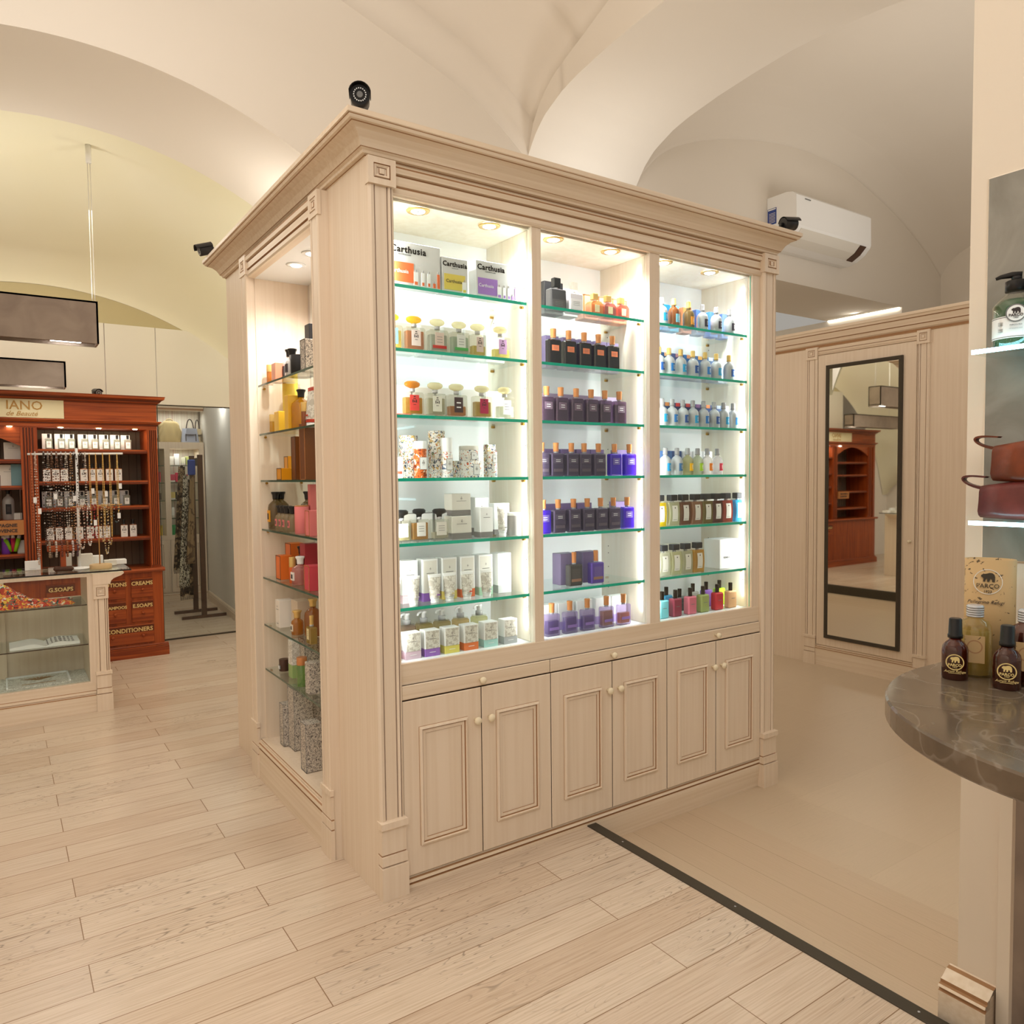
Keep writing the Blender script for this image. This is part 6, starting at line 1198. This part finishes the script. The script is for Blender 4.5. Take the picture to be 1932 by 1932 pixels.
def pouch(loc,c,w,label,h=.085):
    t=thing('pouch',loc,label,'pouch','leather pouches on the lower shelf'); X,Y,Z=loc; m_='leather_%d'%c[0]
    noisy(m_,c,tuple(int(q*.7) for q in c),(14,14,14),.38,4,bump=.3); mb=MB(); n=16; m2=8
    for j in range(m2+1):
        v=j/m2; y=Y+ .09-v*w
        for i in range(n):
            a=2*PI*i/n; ex=.55; cx_=math.copysign(abs(math.cos(a))**ex,math.cos(a)); cz=math.copysign(abs(math.sin(a))**ex,math.sin(a)); q=1 if 0<j<m2 else .93; puff=.86+.36*math.sin(PI*min(1,v*1.1+.06))
            mb.v.append((X+cx_*.045*q*(1 if cz<0 else .85),y,Z+h/2+cz*h/2*q*(puff if cz>0 else 1)))
    for j in range(m2):
        for i in range(n): a=j*n+i;b=j*n+(i+1)%n; mb.f.append((a,b,b+n,a+n)); mb.m.append(mb.mi(m_)); mb.sm.append(True)
    mb.f.append(tuple(range(n))); mb.f.append(tuple(m2*n+i for i in range(n))); mb.m+=[0,0]; mb.sm+=[False,False]; part('pouch_body',mb,t)
    mb=MB(); z=Z+h*.98; y=Y+.085; r_=.017; pts=[]
    for k in range(15):
        s=k/14; a=PI*s; pts.append((y+.058*math.sin(a)**.8,z+ (r_*math.cos(a)) +.012*math.sin(a)))
    cy0=sum(p[0] for p in pts)/15; cz0=sum(p[1] for p in pts)/15; inn=[(cy0+(a-cy0)*.86-.001,cz0+(b-cz0)*.66) for a,b in pts]
    for k in range(14):
        for A,B in((pts[k],pts[k+1]),(inn[k+1],inn[k])): mb.quad([(X-.010,A[0],A[1]),(X+.010,A[0],A[1]),(X+.010,B[0],B[1]),(X-.010,B[0],B[1])],m_)
        for xx in(X-.010,X+.010): mb.quad([(xx,*pts[k]),(xx,*pts[k+1]),(xx,*inn[k+1]),(xx,*inn[k])],m_)
    part('strap_loop',mb,t)
pouch((.985,-1.575,1.332),(110,50,46),.5,'lower burgundy brown leather pouch with a strap loop',.09)
pouch((.99,-1.60,1.422),(126,58,30),.5,'upper chestnut leather pouch stacked on the burgundy one',.098)
# ================================================================ LIGHTS
def area(name,loc,size,power,col=(1,.955,.905),rot=(0,0,0),sy_=None,spread=PI):
    l=bpy.data.lights.new(name,'AREA'); l.energy=power; l.size=size; l.color=col; l.spread=spread
    if sy_: l.shape='RECTANGLE'; l.size_y=sy_
    o=bpy.data.objects.new(name,l); COL.objects.link(o); o.location=loc; o.rotation_euler=rot; o.visible_glossy=False; return o
def point(name,loc,power,col=(1,.955,.905),r=.08):
    l=bpy.data.lights.new(name,'POINT'); l.energy=power; l.color=col; l.shadow_soft_size=r; o=bpy.data.objects.new(name,l); COL.objects.link(o); o.location=loc; o.visible_glossy=False; return o
for i,(a,b) in enumerate(bays):
    for x,sg in((b-.010,-1),(a+.010,1)):
        o=area('bay_strip',(x,.036,1.6),.016,STRP,(1,.985,.97),(0,0,0),1.5); n=Vector((sg*.6,.8,0)); Y=Vector((0,0,1)); Zl=-n; Xl=Y.cross(Zl); o.rotation_euler=Matrix((Xl,Y,Zl)).transposed().to_euler()
def spot(name,loc,power,col=(1,.985,.97),ang=150):
    l=bpy.data.lights.new(name,'SPOT'); l.energy=power; l.color=col; l.spot_size=math.radians(ang); l.spot_blend=.8; l.shadow_soft_size=.025
    o=bpy.data.objects.new(name,l); COL.objects.link(o); o.location=loc; o.visible_glossy=False
for x in(.222,.521,.824,1.127,1.439,1.743): spot('downlight_beam',(x,.075,2.375),BAYP)
for y in(.974,.77): spot('downlight_beam',(.09,y,2.385),SIDP)
area('fill_light',(-1.8,-3.8,3.9),2.5,ROOM,(1,.955,.905),(math.radians(28),0,math.radians(-20)))  # this and the next four are added fill, without any fixture
area('fill_light',(-1.2,-.2,4.0),2.2,ROOM2,(1,.955,.905))
area('fill_light',(3.3,-1.0,3.6),1.6,ROOM3,(1,.955,.905))
area('fill_light',(-.9,3.9,3.3),1.0,LEFTP,(1,.95,.86)).visible_glossy=True
area('fill_light',(.2,6.3,3.2),.8,FARP,(1,.96,.90)).visible_glossy=True
point('up_light',(.75,2.5,2.85),UP1,(1,.95,.88)); point('up_light',(2.6,1.75,2.95),UP2,(1,.95,.88)); point('up_light',(.9,3.6,2.6),UP3,(1,.96,.75))
area('vault_uplight',(-1.2,-.6,2.9),1.6,VA,(1,.955,.905),(PI,0,0)); area('vault_uplight',(5,.2,2.9),1.6,VB,(1,.93,.84),(PI,0,0))
area('cove_light',(6.9,2.45,3.19),.8,COV,(1,.95,.86),(0,math.radians(40),0),.05); area('cove_light',(4.5,3.8,3.3),1.5,COV*3,(1,.95,.86))
area('far_vault_lift',(-1.1,3.59,2.69),1.2,PUP,(1,.98,.94),(PI,0,0),.12)  # added to lift the far vault; the pendant box below is closed on top
point('wall_lamp_light',(.86,6.02,2.68),WLP,(1,.97,.92),.04); point('wall_lamp_light',(.86,6.02,2.33),WLP*.5,(1,.97,.92),.04)
area('hutch_light',(-.39,4.50,1.86),.7,HUT,(1,.86,.66),(math.radians(15),0,0),.05)
area('unit_light',(.75,7.4,2.26),.4,UNI,(1,.96,.86),(0,0,0),.1); area('unit_light',(.78,7.4,1.80),.3,UNI*.7,(1,.97,.9),(0,0,0),.1)
w=bpy.data.worlds.new('World'); SC.world=w; w.use_nodes=True; w.node_tree.nodes['Background'].inputs[0].default_value=(1,.93,.83,1); w.node_tree.nodes['Background'].inputs[1].default_value=WORLD
vs=SC.view_settings; vs.view_transform='Standard'; vs.look='None'; vs.gamma=1; vs.use_curve_mapping=False; vs.exposure=EXPO
